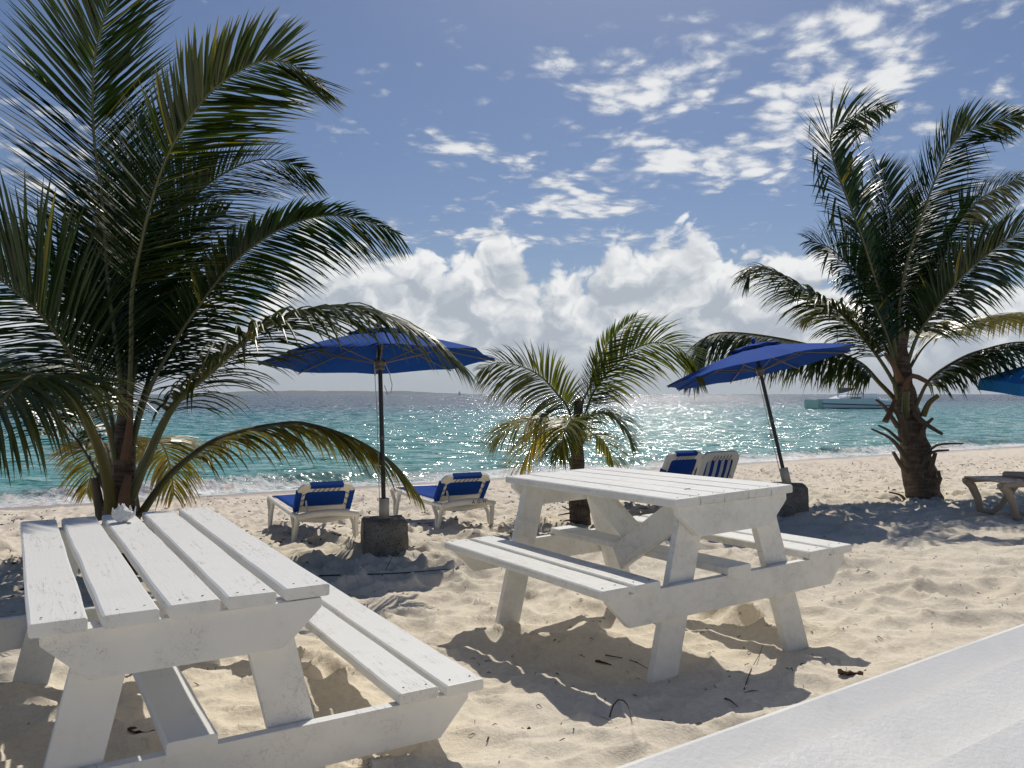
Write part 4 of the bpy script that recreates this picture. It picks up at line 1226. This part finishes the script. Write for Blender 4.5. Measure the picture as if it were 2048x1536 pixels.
# --- the small palm in the middle
Y3 = 9.7
bx3 = (1158 - 1024) / F * Y3
palm3 = empty('coconut_palm', (bx3, Y3, sand(bx3, Y3) - .05), 'small young coconut palm standing just beyond the short picnic table', 'palm tree')
trunk_mesh(palm3, [(bx3, Y3, sand(bx3, Y3) - .1), at(1160, 1020, Y3), at(1155, 940, Y3), at(1154, 870, Y3), at(1158, 800, Y3)], [.13, .125, .085, .07, .045], seed=4, rough=.2)
f3 = [
 ([(1156, 870, 0), (1164, 811, 0), (1180, 771, -.05), (1192, 737, -.1), (1211, 695, -.15), (1238, 661, -.2), (1272, 632, -.25)], dict(side=(.85, .1, -.3), maxlen=.46, droop=.12, wind=(.25, 0, .15), lift=.2, asym=(.45, 1.))),
 ([(1158, 870, 0), (1182, 795, .1), (1203, 761, .15), (1232, 727, .15), (1269, 698, .15), (1311, 685, .1), (1354, 695, .0), (1386, 722, -.05), (1403, 757, -.1)], dict(side=(.3, .5, -.8), maxlen=.60, droop=.55, wind=(.3, 0, .05), lift=.1, yellow=.08, asym=(.75, 1.))),
 ([(1152, 880, 0), (1137, 819, 0), (1116, 790, -.05), (1085, 756, -.1), (1048, 735, -.15), (1000, 725, -.2), (962, 738, -.25)], dict(side=(.5, .4, .6), maxlen=.60, droop=.6, yellow=.16, asym=(1., .6))),
 ([(1150, 890, -.1), (1127, 846, -.2), (1100, 836, -.3), (1063, 840, -.45), (1027, 850, -.55), (996, 875, -.6)], dict(maxlen=.62, droop=.95, yellow=.36)),
 ([(1152, 900, .1), (1130, 860, .3), (1105, 855, .5), (1070, 880, .7), (1045, 930, .8)], dict(maxlen=.62, droop=.95, yellow=.5)),
 ([(1156, 890, 0), (1168, 845, -.1), (1203, 826, -.2), (1238, 842, -.3), (1262, 885, -.35)], dict(maxlen=.45, droop=.75, yellow=.14)),
 ([(1156, 910, 0), (1172, 875, .1), (1195, 872, .2), (1215, 895, .3), (1226, 925, .35)], dict(maxlen=.42, droop=.7, yellow=.2)),
 ([(1154, 900, -.1), (1150, 860, -.3), (1142, 840, -.6), (1130, 860, -.9), (1120, 910, -1.0)], dict(maxlen=.45, droop=.7, yellow=.15)),
 ([(1154, 920, -.05), (1140, 885, -.1), (1125, 880, -.2), (1105, 905, -.3)], dict(maxlen=.42, droop=.75, yellow=.2)),
]
for k, (lst, kw) in enumerate(f3):
    frond(palm3, px_path(lst, Y3), seed=500 + k, **{**dict(per_m=52, r0=.016, width=.028, petiole=.18, leaf=M_LEAF_YOUNG), **kw})
for k, (a_, b_, c_) in enumerate((((1150, 1010), (1138, 1018), (1124, 1012)), ((1150, 1030), (1140, 1026), (1116, 1030)), ((1150, 1045), (1138, 1040), (1126, 1042)), ((1165, 960), (1178, 950), (1182, 938)), ((1150, 955), (1140, 925), (1128, 900)))):
    stub(palm3, px_path([(*a_, -.1), (*b_, -.13), (*c_, -.15)], Y3), .022, .012)

# ------------------------------------------------------------------ boats
def catamaran():
    yb = 128.0
    k = yb / F
    root = empty('catamaran', (at(1700, 817, yb).x, yb, 0), 'white catamaran with dark side stripe moored near the right palm', 'catamaran')
    Lh = 165 * k; x0 = (1622 - 1700) * k
    def hull(yc, name, m_):
        st = []
        N_ = 12
        for i in range(N_ + 1):
            q = i / N_
            x = x0 + Lh * q
            b = 1.0 * min(1, .18 + (q * 5) ** .7) if q < .2 else 1.0
            top_ = 1.55 - .75 * max(0, (q - .62) / .38) ** 1.2
            fw = .9 * (.25 + .75 * min(1, (q / .25)) ** .7) * (1 if q < .95 else .9)
            xb = x + (.10 if q == 0 else 0)
            st.append([(xb, yc - fw * .5, -.4), (x, yc - fw * .75, .35), (x, yc - fw * .8, top_), (x, yc + fw * .8, top_), (x, yc + fw * .75, .35), (xb, yc + fw * .5, -.4)])
        vs = [p for s_ in st for p in s_]; fs = []
        for i in range(N_):
            for j in range(6):
                fs.append((i * 6 + j, i * 6 + (j + 1) % 6, (i + 1) * 6 + (j + 1) % 6, (i + 1) * 6 + j))
        fs.append(tuple(range(5, -1, -1))); fs.append(tuple(N_ * 6 + j for j in range(6)))
        return MB().add(vs, fs).build(name, m_, root)
    h1 = hull(-2.6, 'hull', M_HULL); hull(2.6, 'hull', M_HULL)
    for (za, zb, m_, nm) in ((.72, .88, M_NAVY, 'stripe'), (-.1, .16, M_NAVY, 'waterline_stripe')):
        mb = MB(); N_ = 10
        for i in range(N_):
            qa, qb = .03 + .94 * i / N_, .03 + .94 * (i + 1) / N_
            fa = -2.6 - .9 * .78 * (.25 + .75 * min(1, qa / .25) ** .7) - .012; fb_ = -2.6 - .9 * .78 * (.25 + .75 * min(1, qb / .25) ** .7) - .012
            sa, sb = -.35 * qa if za > 0 else 0, -.35 * qb if za > 0 else 0
            xa, xb = x0 + Lh * qa, x0 + Lh * qb
            A = [(xa, fa - .01, za + sa), (xb, fb_ - .01, za + sb - 0), (xb, fb_ - .01, zb + sb), (xa, fa - .01, zb + sa)]
            mb.add(A + [(x, y + .1, z) for x, y, z in A], [(0, 1, 2, 3), (7, 6, 5, 4), (0, 4, 5, 1), (3, 2, 6, 7), (0, 3, 7, 4), (1, 5, 6, 2)])
        mb.build(nm, m_, h1)
    MB().prism([(x0 + .02, .05), (x0 + 1.3, .05), (x0 + 1.4, 1.35), (x0 - .03, 1.35)], -2.95, 2.95).build('bow_net', M_HULLGREEN, root)
    X = lambda u: (u - 1700) * k
    Zv = lambda v: (817 - v) * k
    MB().prism([(X(1640), Zv(803)), (X(1760), Zv(803)), (X(1762), Zv(798)), (X(1668), Zv(798))], -2.4, 2.4).build('deck', M_HULL, root)
    cb = MB().prism([(X(1662), Zv(799)), (X(1745), Zv(799)), (X(1742), Zv(788)), (X(1712), Zv(788)), (X(1682), Zv(792)), (X(1672), Zv(795))], -2.1, 2.1).build('cabin', M_HULL, root)
    for y_ in (-2.13, 2.13):
        MB().prism([(X(1683), Zv(799)), (X(1709), Zv(799)), (X(1711), Zv(794.5)), (X(1692), Zv(794.5))], y_ - .02, y_ + .02).build('cabin_window', M_BOATDARK, cb)
    MB().prism([(X(1700), Zv(790)), (X(1716), Zv(790)), (X(1716), Zv(787.6)), (X(1703), Zv(787.6))], -1.9, 1.9).build('windscreen', M_BOATDARK, root)
    MB().prism([(X(1714), Zv(788.8)), (X(1748), Zv(788.6)), (X(1746), Zv(787.3)), (X(1714), Zv(787.3))], -2.0, 2.0).build('bimini_roof', M_HULL, root)
    for y_ in (-1.8, 1.8):
        MB().prism([(X(1735), Zv(802)), (X(1741), Zv(802)), (X(1746), Zv(788.5)), (X(1743), Zv(788.5))], y_ - .06, y_ + .06).build('arch', M_HULL, root)
    mt = MB().tube([(X(1676), 0, Zv(795)), (X(1675), 0, Zv(650))], [.11, .08], 8).build('mast', M_HULL, root)
    MB().prism([(X(1678), Zv(775)), (X(1708), Zv(776)), (X(1706), Zv(780)), (X(1684), Zv(786)), (X(1678), Zv(787))], -.18, .18).build('furled_sail', M_SAILCOVER, root)
    for y_ in (-2.9, 2.9):
        for u in (1744, 1748, 1752, 1757, 1762):
            MB().tube([(X(u), y_ * .9, Zv(806)), (X(u), y_ * .9, Zv(797))], .03, 5).build('rail_post', M_HULL, root)
        MB().tube([(X(1744), y_ * .9, Zv(797)), (X(1765), y_ * .9, Zv(797.5))], .03, 5).build('guard_rail', M_HULL, root)
    MB().box((X(1748), -1.6, Zv(798.5)), (.34, .5, .28)).build('outboard_motor', M_BOATDARK, root, bevel=.05)
    MB().box((X(1762), -1.6, Zv(798.5)), (.34, .5, .28)).build('outboard_motor', M_BOATDARK, root, bevel=.05)
    return root
catamaran()
def small_sail(u, y, hgt, label, s=1):
    root = empty('sailboat', (at(u, 788, y).x, y, 0), label, 'sailboat')
    MB().prism([(-hgt * .35, .7), (-hgt * .3, -.3), (hgt * .3, -.3), (hgt * .4, .9)], -.9, .9).build('hull', M_HULL, root)
    MB().tube([(0, 0, .5), (0, 0, hgt)], .09, 5).build('mast', M_HULL, root)
    MB().prism([(-.1, 1.4), (-s * hgt * .33, 1.5), (-.1, hgt * .96)] if s > 0 else [(.1, 1.4), (hgt * .33, 1.5), (.1, hgt * .96)], -.05, .05).build('mainsail', M_SAIL, root)
    MB().prism([(.2, 1.2), (hgt * .36, 1.1), (.1, hgt * .85)] if s > 0 else [(-.2, 1.2), (-hgt * .36, 1.1), (-.1, hgt * .85)], -.05, .05).build('jib', M_SAIL, root)
small_sail(919, 1700, 9.0, 'tiny sailing boat on the horizon beside the left parasol')
small_sail(1723, 1500, 9.0, 'tiny sailing boat on the horizon above the catamaran cabin', -1)

# ------------------------------------------------------------------ small things
# conch on the long table
def conch():
    T1m = T1.matrix_world
    base = T1m @ Vector((-.012, .66, .80))
    root = empty('conch_shell', Matrix.Translation(base) @ Matrix.Rotation(math.radians(25), 4, 'Z') @ Matrix.Diagonal((.54, .75, .85, 1)), 'white knobbly conch shell lying on the left table top', 'shell')
    me = bpy.data.meshes.new('shell_body'); bm = bmesh.new()
    bmesh.ops.create_icosphere(bm, subdivisions=4, radius=1)
    for v in bm.verts:
        x, y, z = v.co
        a = math.atan2(z, y)
        knob = max(0, math.sin(a * 4 + x * 3)) ** 3 * math.exp(-((x + .1) / .35) ** 2) * .45
        whorl = .06 * math.sin(x * 16 + a)
        tp = 1 - .55 * max(0, x) - .35 * max(0, -x) ** 2
        rr_ = (tp + knob + whorl * .6)
        v.co = Vector((x * .085 + .006 * math.sin(a * 3), y * .052 * rr_, .042 + z * .046 * rr_))
        v.co += v.normal * mnoise.noise(v.co * 90) * .003
    bm.to_mesh(me); bm.free()
    for p_ in me.polygons: p_.use_smooth = True
    link('shell_body', me, M_SHELL, root)
    MB().tube([(.06, -.03, .03), (.085, -.05, .05), (.095, -.03, .085)], [.022, .018, .006], 8, .5).build('flared_lip', M_SHELL, root)
    for (x, y, z) in ((-.03, .0, .088), (-.075, -.015, .07), (.01, .02, .085), (.055, .0, .075)):
        MB().tube([(x, y, z - .015), (x - .004, y, z + .012)], [.014, .004], 7).build('spike', M_SHELL, root)
    MB().lathe([(.009, 0), (.009, .002)], 10).build('shell_hole', M_TWIG, root, Matrix.Translation((-.005, -.050, .022)) @ Matrix.Rotation(math.radians(90), 4, 'X'))
conch()

def gpt(u, v):
    """ground point seen at a pixel (marches along the ray)"""
    y = .8 * 1.0015 ** np.arange(2600)
    x = (u - 1024) / F * y; z = CZ + (HOR - v) / F * y
    k = int(np.argmax(z <= sand_h(x, y)))
    return Vector((x[k], y[k], z[k]))

def blade(name, u, v, L_, w, yaw, label, cat, curl=.35, mtl=None):
    """a dry leaf: cupped sheet with real thickness"""
    g_ = gpt(u, v)
    mb = MB(); vs = []; nx, ny = 6, 8
    for lay in (0, 1):
        for i in range(ny + 1):
            q = i / ny; ww = w * (math.sin(math.pi * min(.99, q * .92 + .05)) ** .7)
            for j in range(nx + 1):
                s_ = j / nx - .5
                vs.append((s_ * ww, (q - .5) * L_, curl * (s_ * s_) * w * 2.2 + .05 * L_ * (q - .5) ** 2 * 4 + .004 * math.sin(i * 2 + j) - lay * .003))
    N = (nx + 1) * (ny + 1); fs = []
    for i in range(ny):
        for j in range(nx):
            a_ = i * (nx + 1) + j
            fs += [(a_, a_ + 1, a_ + nx + 2, a_ + nx + 1), (a_ + N + nx + 1, a_ + N + nx + 2, a_ + N + 1, a_ + N)]
    mb.add(vs, fs, True)
    o_ = mb.build(name, mtl or M_LEAFDRY, None, Matrix.Translation(g_ + Vector((0, 0, -.006))) @ Matrix.Rotation(math.radians(yaw), 4, 'Z') @ Matrix.Rotation(math.radians(14), 4, 'Y'))
    return tag(o_, label, cat)
blade('dry_leaf', 1698, 1345, .10, .075, 70, 'dark red brown dry leaf on the sand near the white wall', 'leaf')
blade('dry_leaf', 290, 1460, .13, .06, 80, 'curled reddish dry leaf in the sand beneath the left picnic table', 'leaf')
blade('dry_leaf', 1045, 1452, .06, .025, 80, 'small tan curled leaf on sunlit sand in the foreground', 'leaf', mtl=M_STUB)

def twig(pts, r0, label, group=None, name='twig'):
    P_ = []
    for u, v, dz in pts:
        g_ = gpt(u, v + dz * 0); P_.append(g_ + Vector((0, 0, dz)))
    path, _ = catmull(P_, 14)
    c_ = path[0]
    o_ = MB().tube([p_ - c_ for p_ in path], [r0 * (1 - .6 * k / 13) for k in range(14)], 5).build(name, M_TWIG, None, Matrix.Translation(c_))
    return tag(o_, label, 'twig', group)
twig([(1218, 1432, 0.), (1226, 1425, .035), (1240, 1424, .055), (1255, 1430, .04), (1263, 1442, 0.)], .0032, 'thin arched twig stuck in the shaded foreground sand')
twig([(1210, 1310, .005), (1260, 1320, .004), (1300, 1340, .006)], .003, 'long wispy twig lying in the shade under the short table')
twig([(1486, 1378, .004), (1500, 1340, .006), (1516, 1312, .008), (1524, 1290, .004)], .0026, 'fine curved twig on the sand right of the short table leg')
twig([(1448, 1396, .004), (1460, 1404, .01), (1474, 1414, .006)], .004, 'short forked twig in the shade near the white wall')
twig([(1190, 1322, .006), (1205, 1326, .008), (1222, 1330, .006)], .006, 'dark stubby twig in the shade beneath the short table')
twig([(765, 1152, .004), (785, 1130, .07), (802, 1110, .16)], .004, 'thin upright twig leaning before the concrete block')
twig([(640, 1152, .006), (720, 1150, .006), (810, 1146, .006), (870, 1141, .006), (908, 1140, .012)], .007, 'long black strip lying across the shaded sand behind the left table', name='dark_strip')
tag(MB().add(*(lambda b: ([v.co.copy() for v in b.verts], [tuple(v.index for v in f.verts) for f in b.faces]))((lambda: (lambda bm: (bmesh.ops.create_icosphere(bm, subdivisions=2, radius=.02), [setattr(v, 'co', Vector((v.co.x * 1.2, v.co.y, v.co.z * .7)) * (1 + .2 * mnoise.noise(v.co * 60))) for v in bm.verts], bm.verts.index_update(), bm)[-1])(bmesh.new()))())).build('shell', M_SHELL, None, Matrix.Translation(gpt(1307, 1356) + Vector((0, 0, .008)))), 'small white shell at the foot of the short table leg', 'shell')

# coral stones at the right palm's foot
def stone(p_, r_, seed, label, group):
    bm = bmesh.new(); bmesh.ops.create_icosphere(bm, subdivisions=3, radius=r_)
    for v in bm.verts:
        n_ = mnoise.fractal(v.co / r_ * 1.3 + Vector((seed * 7.1, 0, 0)), .9, 2, 4)
        v.co = Vector((v.co.x * 1.2, v.co.y, v.co.z * .8)) * (1 + .28 * n_)
    me = bpy.data.meshes.new('stone'); bm.to_mesh(me); bm.free()
    for q in me.polygons: q.use_smooth = True
    tag(link('coral_stone', me, M_STONE, None, Matrix.Translation(p_)), label, 'stone', group)
stone(at(1787, 1000, 11.5), .075, 1, 'pale pointed coral stone standing apart left of the right palm foot', None)
for k, (u, v, r_, lab) in enumerate(((1824, 1003, .07, 'pale coral stone at the left corner of the right palm foot'), (1850, 1006, .075, 'coral stone against the middle of the right palm foot'),
        (1872, 1003, .085, 'largest pale coral stone in the row at the right palm foot'), (1898, 1006, .07, 'coral stone at the right corner of the right palm foot'),
        (1836, 1010, .055, 'small coral stone half sunk before the right palm foot'), (1914, 1008, .055, 'outermost coral stone right of the right palm foot'))):
    stone(at(u, v, 11.35), r_, k + 3, lab, 'coral stones around the right palm foot')

# scattered litter: too many and too small to count
def litter():
    mb = MB(); r = random.Random(4)
    xs, ys = [], []
    while len(xs) < 4200:
        q = r.random()
        y_ = 1.8 + 22 * q ** .62
        x_ = r.uniform(-.75, .75) * y_ * 1.0
        d_ = NX * x_ + NY * y_
        if d_ > 17.0: continue
        if mnoise.noise(Vector((x_ * .5, y_ * .5, 3.))) < -.05 and r.random() < .8: continue
        xs.append(x_); ys.append(y_)
    zs = sand_h(np.array(xs), np.array(ys))
    for x_, y_, z_ in zip(xs, ys, zs):
        d_ = NX * x_ + NY * y_
        far_ = d_ > 7
        L_ = r.uniform(.008, .032) * (2.3 if far_ else 1) * (2.4 if r.random() < .12 else 1); a = r.uniform(0, math.pi)
        w_ = r.uniform(.0012, .0035) * (3.4 if far_ else 1)
        dx, dy = math.cos(a) * L_ / 2, math.sin(a) * L_ / 2
        bend = r.uniform(-.3, .3) * L_
        pts = [(x_ - dx, y_ - dy, z_ + .002), (x_ - dy * bend / L_, y_ + dx * bend / L_, z_ + .004 + r.random() * .008), (x_ + dx, y_ + dy, z_ + .003)]
        mb.tube(pts, [w_ * .5, w_, w_ * .3], 3, cap=False)
    mb.build('seaweed_litter', M_WEED, kind='stuff')
litter()
